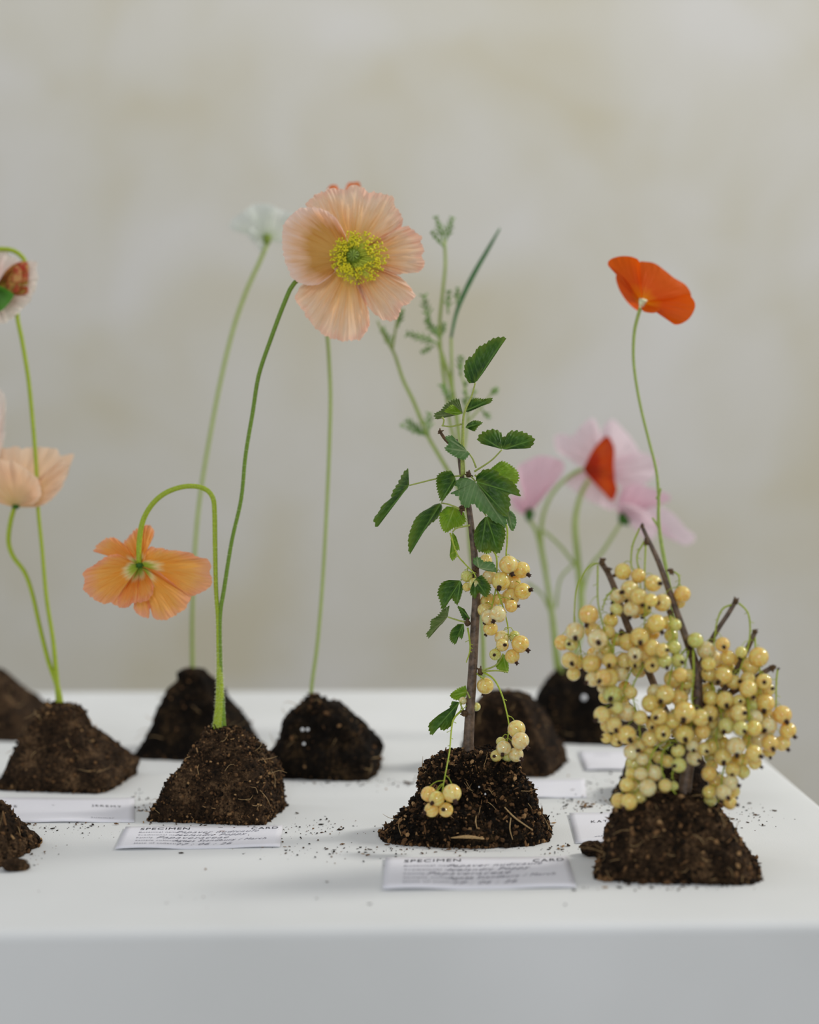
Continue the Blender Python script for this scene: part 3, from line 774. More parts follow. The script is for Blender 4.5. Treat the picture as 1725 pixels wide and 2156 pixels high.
for i in range(9):
    a = 2*math.pi*i/9
    e = RM @ Vector((math.cos(a)*0.0042, math.sin(a)*0.0042, 0.0042)); t = RM @ Vector((0, 0, 0.0066))
    mb.tube([c_+t, c_+(t+e)*0.62, c_+e], [0.0006, 0.0006, 0.0004], 6, 5)
mb.build('seed_pod', M['pod'], r)

# --- drooping apricot poppy (mound D)
r, d = root_at('D', 'poppy', 'nodding apricot poppy seen from behind, hanging from a hooked stem', 'flower', (455, 1562))
cen = (294, 1191)
st = [(455,1568),(462,1500),(463,1440),(461,1370),(459,1300),(455,1240),(453,1150),(452,1080),(449,1050),(436,1032),(412,1024),(380,1026),(345,1040),(318,1065),(300,1100),(293,1145),(293,1186)]
mb = MB(); pxtube(mb, st, d, [14, 9.5, 5.5, 4.6, 4.8, 5.2, 5.4, 5.6, 5.8, 5.6], 90, 10); mb.build('stem', M['stem'], r)
hairs(r, st[:4], d, 900, [13, 10, 7, 5], 0.0015, M['fuzz'])
hairs(r, st[:12], d, 900, [13, 9, 5.5, 4.8, 5, 5], 0.0010, M['fuzz'])
PT = dict(nu=180, ns=36, ruffle=0.0036, rf=4, crease=0.0024, cf=18, jag=5, tn=24)
fan('petal', r, cen, [(278,1172),(266,1150),(252,1139),(242,1132),(225,1133),(208,1143),(197,1161),(219,1159),(240,1164),(264,1178),(276,1184)], d, M['apricot'], cup=0.012, seed=11, base_dz=0.001, **PT)
fan('petal', r, cen, [(276,1172),(263,1150),(264,1137),(289,1112),(314,1105),(324,1116),(323,1131),(313,1148),(306,1172)], d, M['apricot'], cup=0.016, seed=12, base_dz=0.0025, **PT)
fan('petal', r, cen, [(276,1182),(262,1173),(244,1167),(221,1174),(195,1191),(175,1204),(178,1219),(175,1236),(193,1257),(214,1269),(238,1271),(257,1280),(275,1274),(290,1240),(292,1210)], d, M['apricot'], cup=-0.002, seed=13, base_dz=0.0005, **PT)
fan('petal', r, cen, [(285,1206),(268,1230),(248,1258),(257,1279),(287,1268),(311,1264),(324,1240),(316,1217),(303,1200)], d, M['apricot'], cup=-0.008, seed=14, **PT)
fan('petal', r, cen, [(296,1210),(300,1250),(281,1279),(292,1292),(312,1302),(318,1276),(322,1300),(335,1305),(356,1304),(382,1287),(403,1260),(385,1244),(360,1222),(330,1202),(312,1196)], d, M['apricot'], cup=0.003, seed=15, base_dz=0.001, **PT)
fan('petal', r, cen, [(304,1180),(313,1153),(337,1154),(365,1158),(397,1163),(420,1174),(440,1178),(444,1204),(447,1227),(429,1244),(407,1255),(385,1245),(362,1226),(330,1202),(305,1196)], d, M['apricot'], cup=-0.004, seed=16, base_dz=0.001, **PT)
mb = MB(); mb.blob(P(294, 1190, d), 0.0023, (1, 1, 0.8), None, 0.1, 10, 8)
for i in range(7):
    a = i*0.9; mb.tube([P(294, 1190, d-.001), P(294+9*math.cos(a), 1191+7*math.sin(a), d-0.0018)], [0.0007, 0.0003], 5, 5)
mb.build('flower_base', M['sepal'], r)

# --- far left two poppies (mound B)
r, d = root_at('B', 'poppy', 'cream bowl-shaped poppy cut by the left edge on a kinked stem', 'flower', (128, 1500))
mb = MB(); pxtube(mb, [(131,1505),(122,1450),(102,1392),(84,1320),(68,1250),(52,1205),(28,1172),(18,1140),(22,1100),(31,1066)], d, [6.5, 5, 4.5, 4.5, 5, 5], 60, 10); mb.build('stem', M['stem'], r)
cen = (34, 1068)
PT = dict(nu=110, ns=28, ruffle=0.003, rf=5, crease=0.002, cf=16, jag=5, tn=20)
fan('petal', r, cen, [(-5,1055),(-60,1010),(-85,955),(-40,948),(0,944),(36,941),(46,947),(70,940),(95,945),(116,943),(128,961),(154,956),(143,994),(128,1029),(104,1056),(80,1067)], d, M['cream'], cup=0.015, seed=21, **PT)
fan('petal', r, cen, [(20,1066),(-20,1050),(-60,1000),(-50,965),(0,966),(30,972),(52,986),(76,1002),(84,1020),(86,1045),(70,1062)], d, M['cream'], cup=-0.012, seed=22, **PT)
fan('petal', r, cen, [(50,1066),(78,1040),(88,1002),(110,980),(134,968),(142,985),(136,1010),(124,1034),(100,1057),(76,1068)], d, M['cream'], cup=-0.004, seed=23, **PT)
fan('petal', r, (-30, 1000), [(-90,930),(-85,850),(-40,822),(0,820),(12,846),(11,880),(10,920),(2,948),(-5,975)], d-0.01, M['blush'], cup=0.01, seed=24, **PT)
mb = MB(); mb.blob(P(33, 1067, d), 0.0022, (1.3, 1.3, 0.8), None, 0.05, 10, 8); mb.build('flower_base', M['sepal'], r)

r, d = root_at('B', 'poppy', 'half-open blush poppy with a red striped centre at the upper left edge', 'flower', (124, 1500))
mb = MB(); pxtube(mb, [(126,1505),(120,1440),(112,1350),(98,1260),(88,1150),(80,1070),(76,980),(70,900),(60,800),(47,720),(36,660),(45,620,.01),(58,580,.014),(50,545,.012),(22,526,.008),(-20,530,.004),(-35,570,0),(-25,600,-.002)], d, [6, 4.4, 4, 4, 4.4, 4.6, 5, 5], 90, 10); mb.build('stem', M['stem'], r)
cen = (-15, 612)
fan('petal', r, cen, [(-60,560),(-20,535),(8,520),(18,533),(34,540),(48,548),(74,550),(79,566),(80,582),(74,600),(69,622),(55,640),(40,630),(20,620)], d, M['blush'], cup=0.008, seed=25, **PT)
fan('petal', r, cen, [(58,600),(69,622),(54,641),(40,660),(13,679),(-20,682),(-60,670),(-50,640),(-30,625)], d, M['blush'], cup=-0.006, seed=26, **PT)
fan('petal', r, cen, [(0,590),(12,570),(30,556),(50,550),(60,556),(60,578),(59,600),(58,617),(40,622),(15,620)], d, M['bud'], cup=-0.005, p=1.0, seed=27, nu=90, ns=24, ruffle=0.003, rf=4, crease=0.002, cf=9, label='red and gold striped inner petal')
fan('petal', r, cen, [(8,590),(20,570),(34,560),(44,568),(46,590),(40,612),(20,618)], d, M['bud'], cup=-0.009, p=0.9, seed=28, nu=80, ns=20, ruffle=0.003, rf=4, crease=0.002, cf=7, label='red and gold striped inner petal')
fan('sepal', r, cen, [(-30,600),(-10,598),(0,602),(16,610),(29,620),(24,632),(14,644),(0,655),(-30,650)], d, M['sepal'], cup=-0.014, p=0.8, seed=29, nu=60, ns=16, ruffle=0.001)

# --- white flower behind (mound C)
r, d = root_at('C', 'poppy', 'pale white out of focus poppy leaning behind the big peach bloom', 'flower', (405, 1440))
mb = MB(); pxtube(mb, [(406,1450),(405,1380),(405,1290),(411,1150),(422,1040),(440,930),(465,800),(492,690),(520,610),(545,555),(562,515)], d, [5, 4, 4, 4, 4.2, 4.5], 60, 10); mb.build('stem', M['stem_soft'], r)
PT = dict(nu=90, ns=22, ruffle=0.004, rf=4, crease=0.0015, cf=12, jag=3, tn=14)
fan('petal', r, (562,504), [(548,500),(520,492),(500,482),(483,482),(490,462),(506,450),(520,440),(534,430),(550,430),(566,432),(572,470)], d, M['white'], cup=0.006, seed=31, **PT)
fan('petal', r, (562,504), [(556,480),(560,432),(580,436),(600,444),(622,450),(634,470),(622,500),(600,512),(580,510)], d, M['white'], cup=0.012, seed=32, **PT)
fan('petal', r, (562,504), [(548,490),(530,478),(524,500),(540,516),(546,528),(554,524),(560,510)], d, M['white'], cup=-0.006, seed=33, **PT)
mb = MB(); mb.tube([P(562, 518, d), P(562, 506, d), P(563, 494, d)], [0.0014, 0.0034, 0.0028], 10, 12); mb.build('seed_pod', M['pod'], r)

# --- orange poppy hidden behind the peach bloom (mound E)
r, d = root_at('E', 'poppy', 'orange poppy on a straight stem, bloom mostly hidden behind the big peach flower', 'flower', (657, 1462))
mb = MB(); pxtube(mb, [(656,1472),(657,1440),(668,1360),(677,1260),(684,1150),(690,1030),(694,930),(696,830),(692,740),(689,690),(694,600),(708,510)], d, [4, 3.6, 3.6, 3.8, 4, 4], 60, 10); mb.build('stem', M['stem_soft'], r)
PT = dict(nu=80, ns=20, ruffle=0.004, rf=4, crease=0.001, cf=10, jag=2, tn=10)
fan('petal', r, (712,500), [(690,490),(672,440),(684,408),(693,393),(701,389),(711,393),(716,420),(718,470)], d, M['tangerine'], cup=-0.01, seed=41, **PT)
fan('petal', r, (712,500), [(718,470),(722,420),(732,388),(746,384),(758,385),(762,420),(750,470),(735,495)], d, M['tangerine'], cup=0.005, seed=42, **PT)
fan('petal', r, (712,500), [(700,505),(690,545),(720,570),(760,560),(790,520),(770,480),(730,485)], d, M['tangerine'], cup=0.008, seed=43, **PT)

# --- orange poppy at right (mound K)
r, d = root_at('K', 'poppy', 'bright orange poppy on a thin wavy stem at upper right', 'flower', (1425, 1570))
mb = MB(); pxtube(mb, [(1425,1580),(1428,1480),(1424,1380),(1415,1280),(1403,1200),(1393,1145),(1387,1095),(1387,1045),(1382,990),(1366,925),(1350,860),(1339,800),(1334,750),(1336,700),(1343,668),(1350,645)], d, [5, 5, 5, 4.5, 4.4, 3.4, 3, 3, 3.2, 4], 80, 10)
for (a, b) in [((1387, 1045), (1392, 1028)), ((1388, 1110), (1374, 1090)), ((1384, 1050), (1390, 1036))]: mb.tube([P(*a, d), P(*b, d-0.002)], [0.0012, 0.0006], 6, 6)
mb.build('stem', M['stem_soft'], r)
cen = (1352, 637)
PT = dict(nu=110, ns=28, ruffle=0.0025, rf=3, crease=0.0006, cf=10)
fan('petal', r, cen, [(1340,626),(1328,604),(1317,589),(1304,573),(1293,566),(1282,561),(1281,551),(1292,543),(1313,539),(1335,542),(1347,552),(1350,584),(1353,620)], d, M['orange'], cup=-0.005, seed=51, **PT)
fan('petal', r, cen, [(1350,615),(1345,580),(1346,553),(1361,551),(1380,555),(1400,569),(1420,585),(1443,599),(1455,618),(1450,630),(1410,632),(1375,637)], d, M['orange'], cup=0.008, seed=52, base_dz=0.001, **PT)
fan('petal', r, cen, [(1372,632),(1410,627),(1445,620),(1460,630),(1464,647),(1453,669),(1436,681),(1420,683),(1407,671),(1400,660),(1392,652),(1378,659),(1356,656),(1350,645)], d, M['orange'], cup=-0.006, seed=53, **PT)
fan('petal', r, cen, [(1344,622),(1322,596),(1304,574),(1297,584),(1303,607),(1315,628),(1329,644),(1345,655),(1354,650)], d, M['orange'], cup=0.012, seed=54, base_dz=0.002, **PT)
mb = MB(); mb.tube([P(1350, 649, d-.001), P(1352, 640, d-.001), P(1355, 630, d-0.002)], [0.0012, 0.0022, 0.0030], 10, 12); mb.build('flower_base', M['fuzz'], r)

# --- feathery plant (mound F)
def feather(mb, a, b, d, n=6, spread=26, rp=1.6, seed=0):
    rn = random.Random(seed)
    A = np.array(a, float); B = np.array(b, float); dv = B-A; L = np.linalg.norm(dv); t = dv/L; nrm = np.array([-t[1], t[0]])
    mb.tube([P(*A, d), P(*(A+dv*0.5+nrm*rn.uniform(-4, 4)), d+rn.uniform(-.003, .003)), P(*B, d+rn.uniform(-.006, .006))], [rp*1.2*d/F, rp*d/F, rp*0.7*d/F], 8, 6)
    for i in range(1, n+1):
        f_ = i/(n+0.6)
        for sg in (-1, 1):
            s_ = A+dv*f_; ln = spread*(1.15-f_*0.7)*rn.uniform(0.7, 1.2)
            e = s_ + t*ln*0.75 + nrm*sg*ln*0.6
            dz = rn.uniform(-0.006, 0.006)
            mb.tube([P(*s_, d), P(*((s_+e)/2+t*3), d+dz*0.5), P(*e, d+dz)], [rp*d/F, rp*1.3*d/F, rp*0.9*d/F], 6, 5)
r, d = root_at('F', 'cosmos_foliage', 'tall feathery green foliage with a slim dark spear, rising behind the leafy twig', 'plant', (1020, 1455))
for pts, rr in [([(1022,1460),(1018,1400),(1016,1330),(1006,1250),(992,1170),(985,1080),(976,1000),(968,930),(962,880),(956,838),(944,787),(923,723)], [5, 4.5, 4.5, 4.5, 5, 4]),
                ([(990,1100),(965,1030),(940,985),(903,922),(888,887),(870,843),(849,800),(834,754),(826,736),(811,711),(795,676)], [4, 4.5, 4, 4, 3.5, 2]),
                ([(826,736),(832,700),(838,670),(850,650)], [3, 2.5, 2]),
                ([(975,990),(950,900),(940,830),(930,760),(926,685),(933,609),(938,557),(936,505)], [4, 3.5, 3.5, 3.5, 3.5, 3]),
                ([(968,930),(958,860),(952,790),(950,711)], [4, 3.5, 3, 3]),
                ([(976,960),(984,890),(982,833),(972,790),(968,769)], [3, 2.5, 2]),
                ([(984,890),(1010,860),(1035,830)], [2.5, 2, 1.5])]:
    mb = MB(); pxtube(mb, pts, d, rr, 40, 8); mb.build('stem', M['stem_soft'], r)
fe = [((923,723),(857,703),5,20),((926,712),(898,672),5,20),((926,712),(936,680),3,14),((915,726),(888,742),3,12),((905,680),(893,622),4,22),
      ((936,510),(918,456),4,18),((937,510),(953,458),4,16),((936,520),(908,488),3,12),((944,660),(945,612),3,16),((962,640),(964,606),3,12),
      ((826,736),(806,690),4,18),((838,690),(846,655),3,14),((903,922),(857,885),5,20),((895,915),(842,894),3,12),((903,915),(905,870),3,20),
      ((968,790),(970,750),3,18),((984,880),(1000,820),3,20),((1030,835),(1046,818),3,14),((955,850),(930,810),4,18),((975,870),(982,800),3,14),((1015,860),(1030,880),2,12)]
for i, (a, b, n, sp) in enumerate(fe):
    mb = MB(); feather(mb, a, b, d+((i*37) % 7-3)*0.004, n, sp, 1.9, i); mb.build('feathery_leaf', M['feather'], r)
mb = MB(); mb.tube([P(950, 713, d), P(952, 700, d), P(961, 660, d), P(977, 619, d), P(1000, 573, d), P(1026, 528, d), P(1053, 481, d)], [0.0010, 0.0013, 0.0017, 0.0019, 0.0017, 0.0014, 0.0006], 40, 10); mb.build('spear_leaf', M['spear'], r, label='slim dark green spear')

# --- pink flowers (mound G)
r, d = root_at('G', 'cosmos', 'pink cosmos blooms on branching green stems, out of focus at right', 'flower', (1180, 1430))
for pts, rr in [([(1180,1440),(1172,1390),(1164,1310),(1156,1250),(1144,1180),(1130,1120),(1113,1092)], [8, 6, 5, 5, 4]),
                ([(1150,1200),(1140,1140),(1143,1090),(1160,1045),(1190,1010),(1226,988)], [4, 4, 3.5, 3]),
                ([(1195,1430),(1222,1330),(1224,1260),(1216,1170),(1211,1100),(1222,1045),(1240,1010)], [6, 7, 7, 6, 4]),
                ([(1222,1270),(1240,1200),(1270,1160),(1308,1100)], [4, 3.5, 3.5, 3]),
                ([(1215,1195),(1180,1150),(1146,1118)], [3.5, 3, 3]),
                ([(1170,1280),(1180,1220),(1205,1190)], [3, 2.5, 2.5]),
                ([(1160,1290),(1140,1250),(1110,1228)], [3, 2.5, 3.5])]:
    mb = MB(); pxtube(mb, pts, d, rr, 40, 8); mb.build('stem', M['stem_soft'], r)
PT = dict(nu=90, ns=22, ruffle=0.003, rf=3, crease=0.001, cf=10)
fan('petal', r, (1270,985), [(1230,990),(1200,968),(1172,948),(1168,918),(1190,914),(1205,918),(1225,896),(1248,880),(1262,905),(1264,930)], d, M['pink'], cup=0.004, seed=61, **PT)
fan('petal', r, (1270,985), [(1262,930),(1270,900),(1288,883),(1300,890),(1315,906),(1331,925),(1346,952),(1330,970),(1300,985)], d, M['pink'], cup=0.007, seed=62, **PT)
fan('petal', r, (1285,1000), [(1300,965),(1346,952),(1382,966),(1384,985),(1374,1008),(1345,1025),(1310,1030)], d, M['pink'], cup=0.006, seed=63, **PT)
fan('petal', r, (1270,985), [(1240,988),(1212,996),(1188,1005),(1190,1018),(1213,1036),(1240,1055),(1262,1064),(1292,1074),(1300,1040),(1295,1010)], d, M['pink'], cup=0.002, seed=64, **PT)
fan('petal', r, (1305,1085), [(1300,1060),(1310,1030),(1340,1020),(1380,1030),(1410,1042),(1408,1056),(1385,1062),(1350,1075)], d, M['rose'], cup=-0.006, seed=65, **PT)
fan('petal', r, (1300,1080), [(1310,1070),(1350,1062),(1392,1067),(1420,1083),(1445,1112),(1464,1128),(1460,1142),(1440,1148),(1418,1130),(1395,1103),(1360,1095)], d, M['pink'], cup=-0.004, seed=66, **PT)
fan('petal', r, (1300,1080), [(1292,1060),(1330,1062),(1370,1085),(1382,1120),(1372,1138),(1354,1130),(1330,1100)], d, M['pink'], cup=-0.008, seed=67, **PT)
fan('petal', r, (1113,1085), [(1100,1040),(1092,1010),(1090,984),(1110,970),(1135,960),(1160,962),(1187,974),(1182,1002),(1150,1026),(1132,1050),(1124,1075)], d, M['rose'], cup=-0.005, seed=68, **PT)
fan('petal', r, (1113,1085), [(1110,1060),(1095,1045),(1080,1040),(1074,1052),(1082,1070),(1096,1082)], d, M['rose'], cup=-0.008, seed=69, **PT)
mb = MB(); mb.tube([P(1113, 1098, d), P(1114, 1088, d), P(1117, 1070, d)], [0.0014, 0.0042, 0.0026], 10, 12); mb.build('calyx', M['sepal'], r)
mb = MB(); mb.tube([P(1306, 1102, d), P(1312, 1096, d), P(1320, 1090, d)], [0.0018, 0.0060, 0.0056], 10, 14); mb.build('calyx', M['sepal'], r)

r, d2 = root_at('G', 'poppy', 'small deep orange cone-shaped poppy in front of the pink petals', 'flower', (1190, 1435))
d2 -= 0.02
mb = MB(); pxtube(mb, [(1190,1440,.02),(1176,1380),(1166,1300),(1152,1220),(1142,1150),(1144,1090),(1160,1046),(1188,1012),(1210,994),(1228,987)], d2, [5, 3.5, 3, 3, 3, 3.5], 60, 8); mb.build('stem', M['stem_soft'], r)
PT = dict(nu=70, ns=24, ruffle=0.002, rf=3, crease=0.0012, cf=8)
fan('petal', r, (1228,988), [(1234,975),(1250,945),(1268,925),(1279,918),(1288,928),(1294,945),(1293,975),(1290,1000),(1260,1000)], d2, M['red'], cup=-0.004, seed=71, **PT)
fan('petal', r, (1228,988), [(1240,985),(1275,985),(1292,985),(1295,1010),(1300,1030),(1296,1044),(1288,1054),(1270,1036),(1250,1014),(1236,1000)], d2, M['red'], cup=-0.007, seed=72, **PT)
fan('petal', r, (1228,988), [(1236,975),(1262,935),(1279,920),(1292,950),(1293,1000),(1298,1034),(1287,1050),(1262,1028),(1236,1000)], d2, M['red'], cup=0.012, seed=73, **PT)

# ------------------------------------------------------------ white currant twigs
def berry_mesh():
    mb = MB(); seg, rings = 24, 16
    mb.cur = 0
    b = 0; v = mb.v
    v.append((0, 0, 0.97))
    for i in range(1, rings):
        th = math.pi*i/rings
        for k in range(seg):
            ph = 2*math.pi*k/seg
            dim = 1 - 0.05*math.exp(-(th/0.35)**2)
            v.append((math.sin(th)*math.cos(ph), math.sin(th)*math.sin(ph), math.cos(th)*dim*0.98))
    v.append((0, 0, -0.98)); last = len(v)-1
    for k in range(seg):
        mb.f.append((0, 1+k, 1+(k+1) % seg)); mb.m.append(0)
        mb.f.append((last, last-seg+(k+1) % seg, last-seg+k)); mb.m.append(0)
    for i in range(rings-2):
        for k in range(seg):
            a = 1+i*seg+k; a2 = 1+i*seg+(k+1) % seg
            mb.f.append((a, a+seg, a2+seg, a2)); mb.m.append(0)
    mb.cur = 1
    mb.tube([(0, 0, 0.86), (0.02, 0, 1.02), (0.03, 0.02, 1.16), (0.05, 0.02, 1.26)], [0.24, 0.26, 0.19, 0.24], 6, 9)
    for i in range(5):
        a = i*1.257; mb.tube([(0.1*math.cos(a), 0.1*math.sin(a), 1.15), (0.26*math.cos(a), 0.26*math.sin(a), 1.36)], [0.07, 0.03], 3, 4)
    me = bpy.data.meshes.new('berry')
    me.from_pydata(v, [], mb.f); me.materials.append(M['berry']); me.materials.append(M['calyx'])
    me.polygons.foreach_set('material_index', mb.m); me.polygons.foreach_set('use_smooth', [True]*len(me.polygons)); me.update()
    return me
BERRY = berry_mesh()
YEL = [(0.97, 0.78, 0.26), (0.95, 0.80, 0.29), (0.98, 0.73, 0.24), (0.94, 0.81, 0.26), (0.97, 0.82, 0.34)]
GRN = [(0.72, 0.80, 0.28), (0.80, 0.82, 0.32)]
WHT = [(0.97, 0.87, 0.52)]

def currants(root, d, strigs, berries, extra, seed, fill=None, zspread=0.010, rstalk=1.7, nsub=0.0):
    """strigs: pixel polylines (x, y, dz); berries: (x, y, r, cx, cy, g)"""
    rn = random.Random(seed)
    polys = []
    for s in strigs:
        q = crom([(p[0], p[1], (p[2] if len(p) > 2 else 0)*4000) for p in s], 40); polys.append(q)
    B = []
    for b in berries:
        x, y, rad = b[:3]
        cx, cy = (b[3], b[4]) if len(b) > 4 and b[3] else (None, None)
        g = b[5] if len(b) > 5 else 0
        B.append([x, y, rad, cx, cy, g, 0.0])
    if fill:
        for (x, y, sx, sy, n) in fill:
            for _ in range(n):
                B.append([rn.uniform(x-sx, x+sx), rn.uniform(y-sy, y+sy), rn.uniform(12.5, 16.5), None, None, 1 if rn.random() < 0.2 else 0, 1.0])
    Z = np.zeros(len(B)); own = []
    for i, b in enumerate(B):
        best = None
        for k, q in enumerate(polys):
            dd = np.hypot(q[:, 0]-b[0], (q[:, 1]-b[1]) + 10)
            j = int(dd.argmin())
            if best is None or dd[j] < best[0]: best = (dd[j], k, j)
        own.append((best[1], best[2]))
        zs = polys[best[1]][best[2], 2]/4000
        Z[i] = zs + (-0.004 if b[3] else rn.uniform(0.000, 0.006)) + (rn.uniform(0.010, 0.020) if b[6] else 0)
    X = np.array([b[0] for b in B])*d/F; Y = np.array([b[1] for b in B])*d/F; RA = np.array([b[2] for b in B])*d/F
    for _ in range(80):
        for i in range(len(B)):
            dx = X-X[i]; dy = Y-Y[i]; mn = (RA+RA[i])*0.93
            lat2 = dx*dx+dy*dy
            for j in np.nonzero((lat2 < mn*mn))[0]:
                if j == i: continue
                need = math.sqrt(max(0, mn[j]**2-lat2[j])); dz = Z[j]-Z[i]
                if abs(dz) < need:
                    sgn = 1 if (dz > 0 or (dz == 0 and j > i)) else -1
                    push = (need-abs(dz))*0.25*sgn
                    Z[j] += push; Z[i] -= push
    Z = np.clip(Z, -0.05, 0.06)
    stalks = [MB() for _ in polys]
    for k, q in enumerate(polys):
        pts = [P(a[0], a[1], d+a[2]/4000) for a in q[::3]]
        if tuple(q[-1]) != tuple(q[::3][-1]): pts.append(P(q[-1][0], q[-1][1], d+q[-1][2]/4000))
        stalks[k].tube(pts, [rstalk*1.25*d/F, rstalk*d/F, rstalk*0.7*d/F], 40, 6)
        for j in range(6, 38, 4):          # little stubs where fruit has dropped
            if rn.random() < 0.55:
                a = q[j]; sg = rn.choice([-1, 1]); L_ = rn.uniform(3, 10)
                stalks[k].tube([P(a[0], a[1], d+a[2]/4000), P(a[0]+sg*L_, a[1]+L_*0.5, d+a[2]/4000+rn.uniform(-.002, .002))], [0.6*d/F, 0.8*d/F], 3, 4)
    for i, b in enumerate(B):
        k, j = own[i]; q = polys[k]; j = max(0, j-rn.randrange(1, 5))
        top = P(b[0]+rn.uniform(-3, 3), b[1]-b[2]*0.85, d+Z[i]); a = q[j]
        s_ = P(a[0], a[1], d+a[2]/4000)
        mid = (s_+top)/2 + Vector((0, 0, 0.0015))
        if (s_-top).length < 0.03: stalks[k].tube([s_, mid, top], [0.9*d/F, 0.8*d/F, 0.9*d/F], 6, 4)
    so = [mb.build('fruit_stalk', M['stalk'], root) for mb in stalks]
    for i, b in enumerate(B):
        par = so[own[i][0]]
        o = bpy.data.objects.new('berry', BERRY); pos = P(b[0], b[1], d+Z[i])
        link(o, par); o.location = pos - ORG[par.name]
        rr = 1.06*b[2]*(d+Z[i])/F; o.scale = (rr, rr, rr)
        if b[3]:
            ax = (b[3]-b[0])/b[2]; ay = -(b[4]-b[1])/b[2]; l2 = ax*ax+ay*ay
            if l2 > 0.98: ax, ay = ax/math.sqrt(l2)*0.98, ay/math.sqrt(l2)*0.98; l2 = ax*ax+ay*ay
            dr = RM @ Vector((ax, ay, math.sqrt(max(0.02, 1-l2))))
        else:
            dr = RM @ Vector((rn.uniform(-0.6, 0.6), rn.uniform(-1.0, -0.4), rn.uniform(-0.9, -0.35))).normalized()
        qd = dr.to_track_quat('Z', 'Y')
        o.rotation_mode = 'QUATERNION'; o.rotation_quaternion = qd @ Quaternion((0, 0, 1), rn.uniform(0, 6))
        c = rn.choice(GRN) if b[5] else rn.choice(YEL + WHT)
        o.color = (c[0], c[1], c[2], 1)

def knot(mb, x, y, d, r, n=9, seed=0):
    rn = random.Random(seed); c = P(x, y, d); rr = r*d/F
    mb.blob(c, rr*0.75, (1, 1, 1), None, 0.25, 8, 6)
    for _ in range(n):
        v = Vector((rn.gauss(0, 1), rn.gauss(0, 1), rn.gauss(0, 1)+0.3)).normalized()
        mb.tube([c+v*rr*0.4, c+v*rr*rn.uniform(0.9, 1.5)], [rr*0.3, rr*0.14], 4, 5)

# --- leafy twig (mound H)
r, d = root_at('H', 'currant_twig', 'upright leafy twig with small hanging bunches of pale yellow berries', 'plant', (988, 1585))
mb = MB(); pxtube(mb, [(987,1600),(987,1560),(991,1480),(996,1400),(1000,1320),(1003,1250),(1000,1180),(994,1120),(986,1060),(977,1025),(970,985),(966,950),(961,925)], d, [11.5, 11, 10, 9.6, 9.5, 9.2, 8.5, 7.5, 6.5, 6, 4.5, 3], 80, 14)
mb.build('woody_stem', M['bark'], r)
mb = MB(); pxtube(mb, [(975,1000),(974,960),(975,915),(976,880),(982,858),(993,835),(1001,806)], d-0.003, [5, 4, 3.4, 2.6, 2, 1.6], 40, 8); mb.build('young_shoot', M['petiole'], r)
mb = MB()
for (x, y, dz, rr) in [(972,1072,-.002,9),(987,999,-.004,8),(1012,1414,-.002,9),(985,1312,-.003,8),(979,1502,-.002,9),(1000,1200,-.004,8),(1033,995,-.002,5)]:
    mb = MB(); knot(mb, x, y, d+dz, rr, 10, int(x)); mb.build('bud', M['bark_tip'], r)
mb = MB(); knot(mb, 927, 909, d, 6, 8, 3)
mb.tube([P(927, 909, d), P(938, 925, d), P(960, 945, d)], [0.001, 0.0012, 0.0014], 8, 6)
mb.build('side_spur', M['bark_tip'], r)
LF = dict(veins=True, nu=130, ns=26, teeth=7, ruffle=0.0016, rf=3)
